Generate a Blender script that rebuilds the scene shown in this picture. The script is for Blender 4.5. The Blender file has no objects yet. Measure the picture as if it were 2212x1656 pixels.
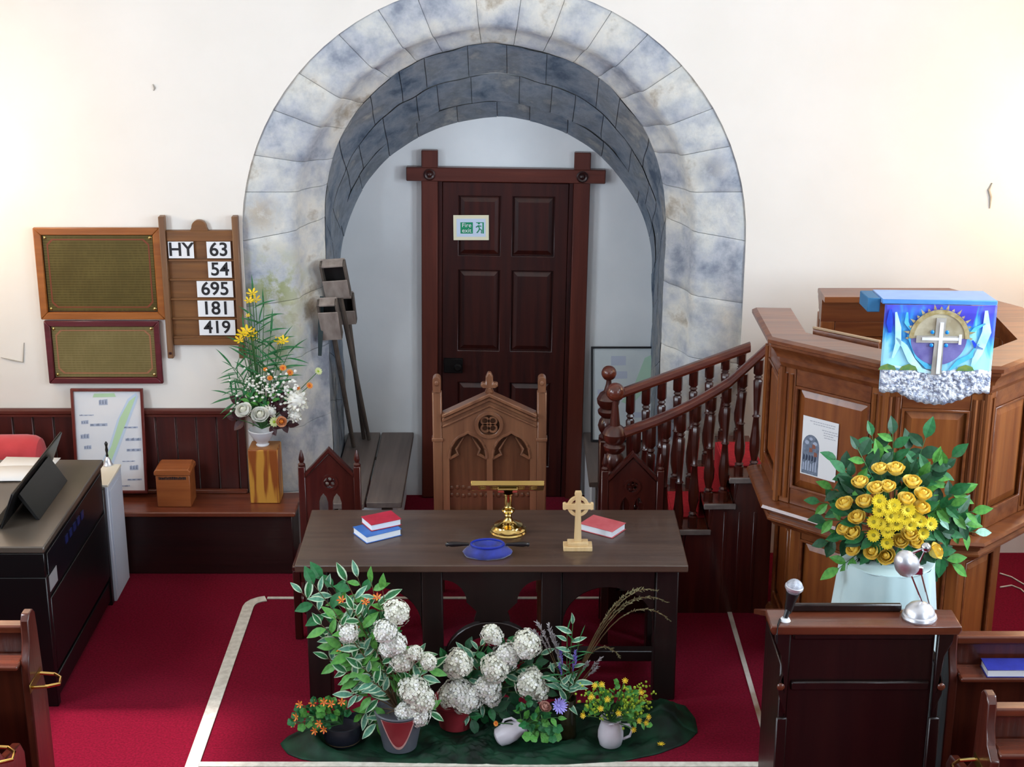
import bpy, bmesh, math, random
from mathutils import Vector, Matrix, noise
from mathutils.geometry import tessellate_polygon
random.seed(11)
PI = math.pi
sc = bpy.context.scene
COL = sc.collection

# ---------------------------------------------------------------- camera, world, lights, exposure
CAM = Vector((0.0, -8.72, 3.93)); PITCH = math.radians(18.2); FPX = 3441.0
cd = bpy.data.cameras.new('camera'); cam = bpy.data.objects.new('camera', cd); COL.objects.link(cam)
cd.sensor_width = 36.0; cd.lens = FPX / 2212 * 36.0; cd.clip_end = 60
cam.location = CAM; cam.rotation_euler = (PI/2 - PITCH, 0, 0)
sc.camera = cam

sc.view_settings.view_transform = 'Standard'
try: sc.view_settings.look = 'None'
except Exception: pass
sc.view_settings.gamma = 1.0
sc.view_settings.use_curve_mapping = False
sc.view_settings.exposure = 0.17
try:
    sc.cycles.max_bounces = 8
    sc.cycles.diffuse_bounces = 4
    sc.cycles.use_denoising = True
except Exception: pass

w = bpy.data.worlds.new('daylight'); sc.world = w; w.use_nodes = True
bg = w.node_tree.nodes['Background']; bg.inputs[0].default_value = (0.62, 0.78, 1.0, 1); bg.inputs[1].default_value = 0.27

def light(name, kind, loc, energy, color, rot=(0, 0, 0), **kw):
    l = bpy.data.lights.new(name, kind); l.energy = energy; l.color = color
    for k, v in kw.items(): setattr(l, k, v)
    o = bpy.data.objects.new(name, l); COL.objects.link(o); o.location = loc; o.rotation_euler = rot
    return o
# daylight through the tall windows of the two side walls (openings are cut in those walls)
for sx in (-1, 1):
    for wy in (-6.2, -2.9):
        light('window_daylight', 'AREA', (sx*3.72, wy, 2.75), 118, (0.76, 0.88, 1.0), (0, sx*PI/2, 0), shape='RECTANGLE', size=2.2, size_y=1.15)
# two warm wall lamps beside the arch wall, beyond the frame
light('wall_lamp_light', 'POINT', (-3.25, -0.45, 2.35), 19, (1.0, 0.70, 0.40), shadow_soft_size=0.12)
light('wall_lamp_light', 'POINT', (3.25, -0.45, 2.45), 27, (1.0, 0.66, 0.36), shadow_soft_size=0.12)
# low sun from the left, through a side window
light('sun', 'SUN', (-8, -4, 9), 5.0, (1.0, 0.88, 0.90), (0, math.radians(-35), math.radians(-4)), angle=math.radians(4.0))

# ---------------------------------------------------------------- helpers
def ray(px, py):
    a = (px-1106)/FPX; b = -(py-828)/FPX
    c, s = math.cos(PITCH), math.sin(PITCH)
    return Vector((a, c + b*s, -s + b*c))
def PY(px, py, y):            # where the sight line of a photo point meets the upright plane y
    r = ray(px, py); return CAM + r*((y-CAM.y)/r.y)
def PZ(px, py, z):            # ... or the level plane z
    r = ray(px, py); return CAM + r*((z-CAM.z)/r.z)
def PX(px, py, x):
    r = ray(px, py); return CAM + r*((x-CAM.x)/r.x)

def lin(h):
    h = h.lstrip('#'); o = []
    for i in (0, 2, 4):
        c = int(h[i:i+2], 16)/255
        o.append(c/12.92 if c <= .04045 else ((c+.055)/1.055)**2.4)
    return tuple(o) + (1.0,)

MATS = {}
def mat(name, c1, c2=None, rough=.5, metal=0.0, scale=6.0, stretch=(1, 1, 1), detail=4.0, bump=0.0, bscale=None, spec=.5,
        coat=0.0, alpha=1.0, trans=0.0, sheen=0.0, lo=.35, hi=.65, c3=None):
    m = bpy.data.materials.new(name); m.use_nodes = True
    nt = m.node_tree; N = nt.nodes; L = nt.links
    b = N['Principled BSDF']
    b.inputs['Roughness'].default_value = rough; b.inputs['Metallic'].default_value = metal
    b.inputs['Specular IOR Level'].default_value = spec; b.inputs['Coat Weight'].default_value = coat
    b.inputs['Coat Roughness'].default_value = .12
    b.inputs['Alpha'].default_value = alpha; b.inputs['Transmission Weight'].default_value = trans
    b.inputs['Sheen Weight'].default_value = sheen
    b.inputs['Base Color'].default_value = lin(c1)
    if c2 or bump:
        tc = N.new('ShaderNodeTexCoord'); mp = N.new('ShaderNodeMapping'); mp.inputs['Scale'].default_value = stretch
        L.new(tc.outputs['Object'], mp.inputs['Vector'])
    if c2:
        nz = N.new('ShaderNodeTexNoise'); nz.inputs['Scale'].default_value = scale; nz.inputs['Detail'].default_value = detail
        L.new(mp.outputs[0], nz.inputs['Vector'])
        cr = N.new('ShaderNodeValToRGB'); L.new(nz.outputs['Fac'], cr.inputs[0])
        cr.color_ramp.elements[0].position = lo; cr.color_ramp.elements[1].position = hi
        cr.color_ramp.elements[0].color = lin(c1); cr.color_ramp.elements[1].color = lin(c2)
        if c3:
            e = cr.color_ramp.elements.new((lo+hi)/2); e.color = lin(c3)
        L.new(cr.outputs[0], b.inputs['Base Color'])
    if bump:
        nb = N.new('ShaderNodeTexNoise'); nb.inputs['Scale'].default_value = bscale or scale*4; nb.inputs['Detail'].default_value = 5
        L.new(mp.outputs[0], nb.inputs['Vector'])
        bp = N.new('ShaderNodeBump'); bp.inputs['Strength'].default_value = bump; bp.inputs['Distance'].default_value = .02
        L.new(nb.outputs['Fac'], bp.inputs['Height']); L.new(bp.outputs[0], b.inputs['Normal'])
    MATS[name] = m
    return m
GV = (26, 26, 1.6); GX = (1.6, 26, 26); GY = (26, 1.6, 26)     # grain along z, x, y
def wood(name, a, b, grain=GV, rough=.38, coat=.15, scale=1.0, bump=.06):
    return mat(name, a, b, rough=rough, scale=scale, stretch=grain, detail=5, bump=bump, bscale=scale*2, coat=coat, lo=.3, hi=.7)

BASE = {}
def base(o): return BASE.get(o.name, Vector((0, 0, 0)))
def thing(name, label, cat, loc=(0, 0, 0), group=None, kind=None):
    o = bpy.data.objects.new(name, None); COL.objects.link(o)
    o.empty_display_size = .1; o.location = loc; BASE[o.name] = Vector(loc)
    return tag(o, label, cat, group, kind)
def tag(o, label=None, cat=None, group=None, kind=None):
    if label: o['label'] = label
    if cat: o['category'] = cat
    if group: o['group'] = group
    if kind: o['kind'] = kind
    return o

class MB:
    """collects shapes for ONE mesh, in world coordinates (through the matrix M while it is set)"""
    def __init__(s, M=None): s.v = []; s.f = []; s.mi = []; s.M = M
    def add(s, vs, fs, mi=0, M=None):
        n = len(s.v)
        for p in vs:
            p = Vector(p)
            if M is not None: p = M @ p
            if s.M is not None: p = s.M @ p
            s.v.append(p)
        for f in fs: s.f.append([i+n for i in f]); s.mi.append(mi)
        return s
    def box(s, x0, x1, y0, y1, z0, z1, M=None, mi=0):
        return s.add([(x, y, z) for z in (z0, z1) for y in (y0, y1) for x in (x0, x1)],
                     [(0, 2, 3, 1), (4, 5, 7, 6), (0, 1, 5, 4), (2, 6, 7, 3), (0, 4, 6, 2), (1, 3, 7, 5)], mi, M)
    def prism(s, pts, vec, M=None, mi=0):
        n = len(pts); vec = Vector(vec); pts = [Vector(p) for p in pts]
        return s.add(pts + [p+vec for p in pts], [tuple(range(n)), tuple(range(2*n-1, n-1, -1))] +
                     [(i, (i+1) % n, n+(i+1) % n, n+i) for i in range(n)], mi, M)
    def plate(s, loops, y0, y1, M=None, mi=0):
        """2-D (x,z) outline with holes, thick from y0 to y1"""
        tris = tessellate_polygon([[Vector((x, z, 0)) for x, z in l] for l in loops])
        flat = [p for l in loops for p in l]; n = len(flat)
        vs = [(x, y0, z) for x, z in flat] + [(x, y1, z) for x, z in flat]
        fs = [tuple(t) for t in tris] + [tuple(n+i for i in reversed(t)) for t in tris]
        k = 0
        for l in loops:
            m = len(l)
            for i in range(m): fs.append((k+i, k+(i+1) % m, n+k+(i+1) % m, n+k+i))
            k += m
        return s.add(vs, fs, mi, M)
    def lathe(s, prof, c=(0, 0, 0), n=16, M=None, mi=0):
        c = Vector(c); vs = []; fs = []
        for r, z in prof:
            for i in range(n):
                a = 2*PI*i/n; vs.append(c + Vector((r*math.cos(a), r*math.sin(a), z)))
        for j in range(len(prof)-1):
            for i in range(n): fs.append((j*n+i, j*n+(i+1) % n, (j+1)*n+(i+1) % n, (j+1)*n+i))
        fs.append(tuple(range(n-1, -1, -1))); k = (len(prof)-1)*n; fs.append(tuple(range(k, k+n)))
        return s.add(vs, fs, mi, M)
    def ball(s, c, r, n=12, m=8, sq=(1, 1, 1), M=None, mi=0):
        vs = []; fs = []; c = Vector(c)
        for j in range(m+1):
            t = PI*j/m; rr = max(math.sin(t), .02); z = -math.cos(t)
            for i in range(n):
                a = 2*PI*i/n; vs.append(c + Vector((r*sq[0]*rr*math.cos(a), r*sq[1]*rr*math.sin(a), r*sq[2]*z)))
        for j in range(m):
            for i in range(n): fs.append((j*n+i, j*n+(i+1) % n, (j+1)*n+(i+1) % n, (j+1)*n+i))
        fs.append(tuple(range(n-1, -1, -1))); k = m*n; fs.append(tuple(range(k, k+n)))
        return s.add(vs, fs, mi, M)
    def tube(s, pts, r, n=6, M=None, mi=0, sq=1.0):
        pts = [Vector(p) for p in pts]; k = len(pts); vs = []; fs = []
        rs = r if isinstance(r, (list, tuple)) else [r]*k
        up = Vector((0, 0, 1))
        for i, p in enumerate(pts):
            d = (pts[min(i+1, k-1)] - pts[max(i-1, 0)])
            if d.length < 1e-9: d = Vector((0, 0, 1))
            d.normalize()
            a = d.cross(up if abs(d.dot(up)) < .95 else Vector((0, 1, 0))).normalized(); b = a.cross(d)
            for j in range(n):
                t = 2*PI*j/n + PI/n; vs.append(p + a*(rs[i]*math.cos(t)) + b*(rs[i]*sq*math.sin(t)))
        for i in range(k-1):
            for j in range(n): fs.append((i*n+j, i*n+(j+1) % n, (i+1)*n+(j+1) % n, (i+1)*n+j))
        fs.append(tuple(range(n-1, -1, -1))); fs.append(tuple(range((k-1)*n, k*n)))
        return s.add(vs, fs, mi, M)
    def grid(s, fn, nu, nv, M=None, mi=0):
        vs = [fn(i/nu, j/nv) for j in range(nv+1) for i in range(nu+1)]; w_ = nu+1
        return s.add(vs, [(j*w_+i, j*w_+i+1, (j+1)*w_+i+1, (j+1)*w_+i) for j in range(nv) for i in range(nu)], mi, M)
    def sweep(s, path, prof, closed=False, mi=0):
        """profile of (outward, z) along a level path of (x, y), corners mitred; outward is to the right of travel"""
        n = len(path); m = len(prof); vs = []; fs = []
        P = [Vector(p) for p in path]
        for i in range(n):
            a = P[i]-P[i-1] if (i > 0 or closed) else P[1]-P[0]
            b = P[(i+1) % n]-P[i] if (i < n-1 or closed) else P[i]-P[i-1]
            na = Vector((a.y, -a.x)).normalized(); nb = Vector((b.y, -b.x)).normalized()
            q = (na+nb); q = q/max(q.dot(na), .3)
            for o, z in prof: vs.append((P[i].x+q.x*o, P[i].y+q.y*o, z))
        for i in range(n if closed else n-1):
            k = (i+1) % n
            for j in range(m): fs.append((i*m+j, i*m+(j+1) % m, k*m+(j+1) % m, k*m+j))
        if not closed: fs.append(tuple(range(m-1, -1, -1))); fs.append(tuple(range((n-1)*m, n*m)))
        return s.add(vs, fs, mi)
    def mesh(s, name, mats, smooth=35, org=Vector((0, 0, 0))):
        me = bpy.data.meshes.new(name)
        me.from_pydata([tuple(p-org) for p in s.v], [], s.f)
        for m in (mats if isinstance(mats, (list, tuple)) else [mats]): me.materials.append(m)
        if max(s.mi, default=0): me.polygons.foreach_set('material_index', s.mi)
        b = bmesh.new(); b.from_mesh(me); bmesh.ops.recalc_face_normals(b, faces=b.faces); b.to_mesh(me); b.free()
        if smooth:
            me.polygons.foreach_set('use_smooth', [True]*len(me.polygons))
            me.set_sharp_from_angle(angle=math.radians(smooth))
        me.update()
        return me
    def build(s, name, mats, parent=None, bevel=0.0, smooth=35, loc=None, label=None, kind=None, seg=1):
        org = base(parent) if parent is not None else Vector(loc or (0, 0, 0))
        me = s.mesh(name, mats, smooth, org)
        o = bpy.data.objects.new(name, me); COL.objects.link(o)
        BASE[o.name] = org
        if parent is not None: o.parent = parent
        else: o.location = org
        if bevel:
            md = o.modifiers.new('edge', 'BEVEL'); md.width = bevel; md.segments = seg; md.limit_method = 'ANGLE'; md.angle_limit = math.radians(40)
        if label: o['label'] = label
        if kind: o['kind'] = kind
        return o
def bx(name, m, parent, x0, x1, y0, y1, z0, z1, bevel=.004, **kw):
    M = kw.pop('M', None)
    return MB(M).box(x0, x1, y0, y1, z0, z1).build(name, m, parent, bevel=bevel, **kw)
def inst(name, me, parent, M, label=None):
    o = bpy.data.objects.new(name, me); COL.objects.link(o); o.parent = parent
    o.matrix_basis = (Matrix.Translation(-base(parent)) @ M) if parent is not None else M
    BASE[o.name] = M.translation.copy()
    if label: o['label'] = label
    return o
def children(o): return [c for c in bpy.data.objects if c.parent == o]
def copy_tree(o, parent=None, shift=Vector((0, 0, 0))):
    kids = children(o)
    c = o.copy(); COL.objects.link(c); BASE[c.name] = base(o)+shift
    if parent is not None: c.parent = parent
    else: c.location = o.location + shift
    for k in kids: copy_tree(k, c, shift)
    return c
def frame_of(o, ux, uz, uy=None):
    """local x right, y into the depth, z up"""
    ux = Vector(ux).normalized(); uz = Vector(uz).normalized(); uy = uz.cross(ux)
    M = Matrix((ux, uy, uz)).transposed().to_4x4(); M.translation = Vector(o); return M
def aim(p, d, roll=0.0, s=1.0):
    q = Vector(d).to_track_quat('Z', 'Y').to_matrix().to_4x4()
    return Matrix.Translation(Vector(p)) @ q @ Matrix.Rotation(roll, 4, 'Z') @ Matrix.Scale(s, 4)
def arc(cx, cz, r, a0, a1, n, rz=None):
    rz = rz or r
    return [(cx+r*math.cos(math.radians(a0+(a1-a0)*i/n)), cz+rz*math.sin(math.radians(a0+(a1-a0)*i/n))) for i in range(n+1)]
def text_mesh(s, size, depth, m, bold=0.0):
    c = bpy.data.curves.new('lettering', 'FONT'); c.body = s; c.size = size; c.extrude = depth; c.align_x = 'CENTER'; c.align_y = 'CENTER'; c.offset = bold
    o = bpy.data.objects.new('lettering', c); COL.objects.link(o)
    dg = bpy.context.evaluated_depsgraph_get(); me = bpy.data.meshes.new_from_object(o.evaluated_get(dg))
    bpy.data.objects.remove(o); bpy.data.curves.remove(c)
    me.materials.clear(); me.materials.append(m); me.name = 'lettering'
    return me
def letters(s, size, c, parent, m, M=None, depth=.0006, name='lettering', bold=0.0):
    me = text_mesh(s, size, depth, m, bold)
    R = Matrix.Rotation(PI/2, 4, 'X')
    return inst(name, me, parent, (M or Matrix()) @ Matrix.Translation(Vector(c)) @ R)
def rnd(a, b): return random.uniform(a, b)

# ---------------------------------------------------------------- materials
plaster = mat('cream_plaster', '#ece7df', '#f1ece5', rough=.9, scale=1.6, bump=.05, bscale=9, spec=.2)
plaster_w = mat('white_plaster', '#dfe3e6', '#e9ecee', rough=.9, scale=2.2, bump=.08, bscale=12, spec=.2)
carpet = mat('red_carpet', '#66071d', '#7e0a28', rough=.95, scale=90, bump=.35, bscale=240, spec=.03, sheen=.03)
tape = mat('white_braid', '#c9c2b4', '#e2dccf', rough=.8, scale=30, bump=.1)
strip_brown = mat('worn_strip', '#8b6a50', '#d9d2cc', rough=.6, scale=3)
ceil_m = mat('ceiling_white', '#e8e4da', rough=.9)
w_door = wood('dark_mahogany', '#230a09', '#3e150d')
w_doorframe = wood('red_brown_frame', '#4f231a', '#642f22')
w_doorframe_x = wood('red_brown_frame_level', '#4f231a', '#642f22', GX)
w_wains = wood('wainscot_wood', '#36110d', '#4a1912', rough=.45)
w_wains_x = wood('wainscot_cap_wood', '#4a1a13', '#5e271b', GX, rough=.4)
w_bench = wood('bench_wood', '#5e2c1d', '#7d4028', GX, rough=.3, coat=.3)
w_benchfront = wood('bench_front_wood', '#1c0806', '#2a0e0b', GX, rough=.45)
w_pul = wood('pulpit_oak', '#693417', '#8f5427', rough=.34, coat=.25)
w_pul_x = wood('pulpit_oak_level', '#613019', '#844c28', GX, rough=.3, coat=.35)
w_pul_p = wood('pulpit_panel_oak', '#733a19', '#945628', rough=.36, coat=.2)
w_stair = wood('stair_wood', '#34120d', '#502015', rough=.28, coat=.4)
w_stair_x = wood('stair_wood_level', '#4a1d13', '#6b3220', GX, rough=.26, coat=.4)
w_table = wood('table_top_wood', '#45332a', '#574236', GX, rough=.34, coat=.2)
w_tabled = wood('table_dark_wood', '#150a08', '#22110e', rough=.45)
w_throne = wood('throne_oak', '#6a4431', '#8a5d42', rough=.32, coat=.25)
w_throne_p = wood('throne_panel_oak', '#4f2f1f', '#6e452d', rough=.35, coat=.2)
w_side = wood('side_chair_wood', '#33100c', '#4a1a12', rough=.3, coat=.3)
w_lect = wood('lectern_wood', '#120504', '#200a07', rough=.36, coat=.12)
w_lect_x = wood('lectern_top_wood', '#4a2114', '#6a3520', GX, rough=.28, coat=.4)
w_pew = wood('pew_wood', '#3a150e', '#552417', rough=.28, coat=.35)
w_pew_x = wood('pew_rail_wood', '#4c2014', '#6e3722', GX, rough=.26, coat=.4)
w_plank = wood('grey_plank', '#5f5450', '#756963', GY, rough=.6, coat=0)
w_pole = wood('old_pole_wood', '#4b423c', '#6a5f56', rough=.6, coat=0)
w_scoop = wood('old_scoop_wood', '#857870', '#a3968d', rough=.6, coat=0)
w_scoopd = mat('scoop_inside', '#1f1a19', rough=.8)
w_hymn = wood('hymn_board_oak', '#6b4526', '#87592f', GX, rough=.45)
w_hymn_v = wood('hymn_board_post_oak', '#6b4830', '#85603f', rough=.45)
w_plq = wood('plaque_frame_teak', '#8a4d1c', '#a7642a', GX, rough=.4)
w_plq2 = wood('plaque_frame_maroon', '#4d1218', '#64202a', GX, rough=.4)
w_small = wood('orange_box_wood', '#8a4a24', '#a55f30', GX, rough=.4)
w_block = mat('striped_block_wood', '#c99038', '#8f4a1a', rough=.45, scale=1.0, stretch=(22, 22, 2.2), detail=2, lo=.46, hi=.56)
w_block_e = wood('block_end_wood', '#8f5a28', '#a8703a', rough=.5)
w_cross = wood('pale_cross_wood', '#d2ad78', '#e6c998', rough=.45)
white_p = mat('white_card', '#eceef0', rough=.6)
ink = mat('black_ink', '#1b1a1d', rough=.6)
cream_p = mat('cream_paper', '#e9e2c4', rough=.7)
green_s = mat('sign_green', '#0f8f62', rough=.5)
grey_ink = mat('grey_print', '#b9bcc4', rough=.7)
grey_ink2 = mat('darker_grey_print', '#8d93a0', rough=.7)
brass = mat('polished_brass', '#c9a860', '#d8bd78', rough=.14, metal=1, scale=3)
brass_dim = mat('aged_brass', '#8a7438', '#a08a4a', rough=.35, metal=1, scale=5)
silver = mat('brushed_silver', '#dcdfe6', rough=.36, metal=.85)
chrome = mat('chrome', '#d6d9de', rough=.1, metal=1)
black_m = mat('black_plastic', '#101012', rough=.4)
iron = mat('dark_iron', '#15100f', rough=.5, metal=.6)
# ---------------------------------------------------------------- stone, plaques and prints (node materials with their own layout)
def stone_mat(name, cols, rough=.92, sc1=3.0, stain=None):
    m = bpy.data.materials.new(name); m.use_nodes = True; nt = m.node_tree; N = nt.nodes; L = nt.links
    b = N['Principled BSDF']; b.inputs['Roughness'].default_value = rough; b.inputs['Specular IOR Level'].default_value = .15
    tc = N.new('ShaderNodeTexCoord')
    n1 = N.new('ShaderNodeTexNoise'); n1.inputs['Scale'].default_value = sc1; n1.inputs['Detail'].default_value = 7; n1.inputs['Roughness'].default_value = .62
    n1.inputs['Distortion'].default_value = .15
    n2 = N.new('ShaderNodeTexNoise'); n2.inputs['Scale'].default_value = sc1*3.2; n2.inputs['Detail'].default_value = 6; n2.inputs['Roughness'].default_value = .7
    for n in (n1, n2): L.new(tc.outputs['Object'], n.inputs['Vector'])
    cr = N.new('ShaderNodeValToRGB'); L.new(n1.outputs['Fac'], cr.inputs[0])
    E = cr.color_ramp.elements; E[0].position = .34; E[0].color = lin(cols[0]); E[1].position = .66; E[1].color = lin(cols[-1])
    for i, c in enumerate(cols[1:-1]):
        e = E.new(.34+.32*(i+1)/(len(cols)-1)); e.color = lin(c)
    mx = N.new('ShaderNodeMix'); mx.data_type = 'RGBA'; mx.blend_type = 'MULTIPLY'
    c2 = N.new('ShaderNodeValToRGB'); L.new(n2.outputs['Fac'], c2.inputs[0])
    c2.color_ramp.elements[0].position = .32; c2.color_ramp.elements[0].color = (.66, .69, .74, 1)
    c2.color_ramp.elements[1].position = .56; c2.color_ramp.elements[1].color = (1, 1, 1, 1)
    mx.inputs[0].default_value = .75; L.new(cr.outputs[0], mx.inputs[6]); L.new(c2.outputs[0], mx.inputs[7])
    out = mx.outputs[2]
    for (x, y, z, r, col, amt) in (stain or []):          # stains with a place of their own (algae on the jamb)
        vm = N.new('ShaderNodeVectorMath'); vm.operation = 'DISTANCE'; vm.inputs[1].default_value = (x, y, z); L.new(tc.outputs['Object'], vm.inputs[0])
        mr = N.new('ShaderNodeMapRange'); mr.inputs[1].default_value = r; mr.inputs[2].default_value = r*.2; mr.inputs[3].default_value = 0; mr.inputs[4].default_value = amt
        L.new(vm.outputs['Value'], mr.inputs[0])
        mm = N.new('ShaderNodeMath'); mm.operation = 'MULTIPLY'; L.new(mr.outputs[0], mm.inputs[0])
        gt = N.new('ShaderNodeMapRange'); gt.inputs[1].default_value = .42; gt.inputs[2].default_value = .55; L.new(n2.outputs['Fac'], gt.inputs[0])
        L.new(gt.outputs[0], mm.inputs[1])
        m2 = N.new('ShaderNodeMix'); m2.data_type = 'RGBA'; L.new(mm.outputs[0], m2.inputs[0]); L.new(out, m2.inputs[6]); m2.inputs[7].default_value = lin(col)
        out = m2.outputs[2]
    L.new(out, b.inputs['Base Color'])
    bp = N.new('ShaderNodeBump'); bp.inputs['Strength'].default_value = .35; bp.inputs['Distance'].default_value = .02
    L.new(n2.outputs['Fac'], bp.inputs['Height']); L.new(bp.outputs[0], b.inputs['Normal'])
    return m
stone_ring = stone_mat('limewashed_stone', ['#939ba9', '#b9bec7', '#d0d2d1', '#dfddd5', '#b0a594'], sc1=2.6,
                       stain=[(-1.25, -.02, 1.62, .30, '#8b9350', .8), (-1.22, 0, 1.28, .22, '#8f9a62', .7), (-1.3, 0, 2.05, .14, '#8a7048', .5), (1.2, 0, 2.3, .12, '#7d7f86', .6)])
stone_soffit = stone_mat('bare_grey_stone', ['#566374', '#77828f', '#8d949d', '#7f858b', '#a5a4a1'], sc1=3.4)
mortar = mat('lime_mortar', '#a9adb2', '#bfc0be', rough=.95, scale=8, bump=.2)

def engraved(name, col, col2, period, along=9.0):
    """brass sheet with rows of fine engraving"""
    m = bpy.data.materials.new(name); m.use_nodes = True; nt = m.node_tree; N = nt.nodes; L = nt.links
    b = N['Principled BSDF']; b.inputs['Roughness'].default_value = .42; b.inputs['Metallic'].default_value = .45
    tc = N.new('ShaderNodeTexCoord')
    wv = N.new('ShaderNodeTexWave'); wv.wave_type = 'BANDS'; wv.bands_direction = 'Z'; wv.inputs['Scale'].default_value = period; wv.inputs['Distortion'].default_value = 0
    L.new(tc.outputs['Object'], wv.inputs['Vector'])
    mp = N.new('ShaderNodeMapping'); mp.inputs['Scale'].default_value = (70, 1, 22); L.new(tc.outputs['Object'], mp.inputs[0])
    nz = N.new('ShaderNodeTexNoise'); nz.inputs['Scale'].default_value = 1; nz.inputs['Detail'].default_value = 1; L.new(mp.outputs[0], nz.inputs['Vector'])
    mu = N.new('ShaderNodeMath'); mu.operation = 'MULTIPLY'; L.new(wv.outputs['Fac'], mu.inputs[0]); L.new(nz.outputs['Fac'], mu.inputs[1])
    n3 = N.new('ShaderNodeTexNoise'); n3.inputs['Scale'].default_value = 5; L.new(tc.outputs['Object'], n3.inputs['Vector'])
    ad = N.new('ShaderNodeMath'); ad.operation = 'ADD'; L.new(mu.outputs[0], ad.inputs[0]); L.new(n3.outputs['Fac'], ad.inputs[1])
    cr = N.new('ShaderNodeValToRGB'); L.new(ad.outputs[0], cr.inputs[0]); cr.color_ramp.elements[0].position = .35; cr.color_ramp.elements[1].position = 1.0
    cr.color_ramp.elements[0].color = lin(col); cr.color_ramp.elements[1].color = lin(col2)
    L.new(cr.outputs[0], b.inputs['Base Color'])
    return m
plq_brass = engraved('engraved_brass', '#6e6030', '#54471e', 21)
plq_brass2 = engraved('engraved_pale_brass', '#928456', '#7a6d42', 22)

# ---------------------------------------------------------------- the room
def wall_obj(name, mb, m, label):
    o = mb.build(name, m, None, smooth=30); tag(o, label, 'wall', kind='structure'); return o
fl = MB().box(-3.6, 3.6, -11, 1.1, -.1, 0).build('floor', carpet, None)
tag(fl, 'deep red fitted carpet covering the church floor', 'floor', kind='structure')
# arch outline through points read off the edge of the plaster
CXA = -0.10
def arch(r, zc, n=40, x=CXA, z0=0.0, ax=1.0):
    return [(x-r, z0)] + [(x+r*math.cos(PI-PI*i/n), zc+r*ax*math.sin(PI-PI*i/n)) for i in range(n+1)] + [(x+r, z0)]
RO, ZO = 1.41, 1.90
mb = MB(); pts = [(-3.6, 0)] + arch(RO, ZO) + [(3.6, 0), (3.6, 4.9), (-3.6, 4.9)]
mb.plate([pts], 0.0, .10)
wb = wall_obj('wall_back', mb, plaster, 'cream plastered end wall around the stone arch')
wall_obj('wall_niche', MB().box(-1.5, 1.3, .91, 1.02, 0, 3.0), plaster_w, 'cool white plastered wall at the back of the arched recess')
def side_wall(name, sx, lab):
    mb = MB(); x0, x1 = (3.6, 3.75) if sx > 0 else (-3.75, -3.6)
    ys = [(-11, -6.8), (-5.6, -3.5), (-2.3 if sx > 0 else -1.72, 0)]
    for a, b in ys: mb.box(x0, x1, a, b, 0, 4.9)
    for a, b, l, h in ((-6.8, -5.6, 1.6, 3.9), (-3.5, ys[2][0], 1.6 if sx > 0 else 1.95, 3.9 if sx > 0 else 3.5)): mb.box(x0, x1, a, b, 0, l); mb.box(x0, x1, a, b, h, 4.9)
    return wall_obj(name, mb, plaster, lab)
side_wall('wall_left', -1, 'cream plastered side wall with two window openings beside the piano')
side_wall('wall_right', 1, 'cream plastered side wall with two window openings beside the pulpit')
tag(MB().box(-3.75, 3.75, -11, .1, 4.9, 5.0).build('ceiling', ceil_m, None), 'plain white ceiling above the hall', 'ceiling', kind='structure')
# cracks in the plaster
def crack(pxs, r=.004):
    q = [PY(a, b, -.003) for a, b in pxs]
    MB().tube(q, [r*.4]+[r]*(len(q)-2)+[r*.4], 5).build('plaster_crack', mat('crack_grey', '#a8a39a', rough=.9), wb)
crack([(2143, 395), (2136, 410), (2140, 425), (2138, 450)], .008); crack([(2, 772), (28, 778), (50, 782), (52, 740)], .004); crack([(330, 182), (334, 190), (332, 196)], .006)

# ---- stone arch: every voussoir and jamb stone its own piece
tr = thing('trim_1', 'weathered limewashed stone arch framing the recess with the panelled door', 'arch', (CXA, 0, 0), kind='structure')
PROF = [(RO+.02, ZO, .035), (RO-.01, ZO, .012), (1.27, 1.925, .015), (1.15, 1.945, .03), (1.115, 1.95, .055), (1.10, 1.955, .10), (1.055, 1.965, .17), (1.0, 1.98, .20), (.975, 1.99, .235)]
PROF2 = [(.975, 1.99, .235), (.972, 1.85, .42), (.97, 1.70, .60), (.97, 1.58, .77), (.97, 1.48, .915)]
def arch_pt(p, t):
    """t: 0 left foot .. 1 left springing .. 2 right springing .. 3 right foot"""
    r, zc, y = p
    if t <= 1: return Vector((CXA-r, y, zc*t))
    if t >= 2: return Vector((CXA+r, y, zc*(3-t)))
    a = PI-PI*(t-1); return Vector((CXA+r*math.cos(a), y, zc+r*math.sin(a)))
mb = MB()
def deep(p): return (p[0]+.014, p[1], p[2]+.014)
for prof in ([deep(p) for p in PROF], [deep(p) for p in PROF2]):
    mb.grid(lambda u, v: arch_pt(prof[min(int(round(v*(len(prof)-1))), len(prof)-1)], 3*u), 90, len(prof)-1)
mb.build('mortar_bed', mortar, tr)
def stone(prof, t0, t1, name, m, g=.008, amp=.010, nt=7):
    g *= .22
    mb = MB(); k = len(prof); off = rnd(-.004, .004)
    rows = [t0+g*.3] + [t0+g+(t1-t0-2*g)*i/nt for i in range(nt+1)] + [t1-g*.3]
    vs = []; n = len(rows)
    cen = Vector((CXA, 0, 1.4))
    for i, t in enumerate(rows):
        for j, p in enumerate(prof):
            e = (i in (0, n-1))
            q = arch_pt((p[0]+(.003 if e else off*.4), p[1], p[2]+(.003 if e else 0)), t)
            d = noise.noise(q*3.1)*amp + noise.noise(q*9.0)*amp*.45
            rad = Vector((q.x-CXA, 0, (q.z-1.9) if q.z > 1.9 else 0)); rad = rad.normalized() if rad.length > 1e-4 else Vector((0, 0, 1))
            vs.append(q + rad*d + Vector((0, d*.8, 0)))
    mb.add(vs, [(i*k+j, i*k+j+1, (i+1)*k+j+1, (i+1)*k+j) for i in range(n-1) for j in range(k-1)])
    return mb.build(name, m, tr, smooth=60)
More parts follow.
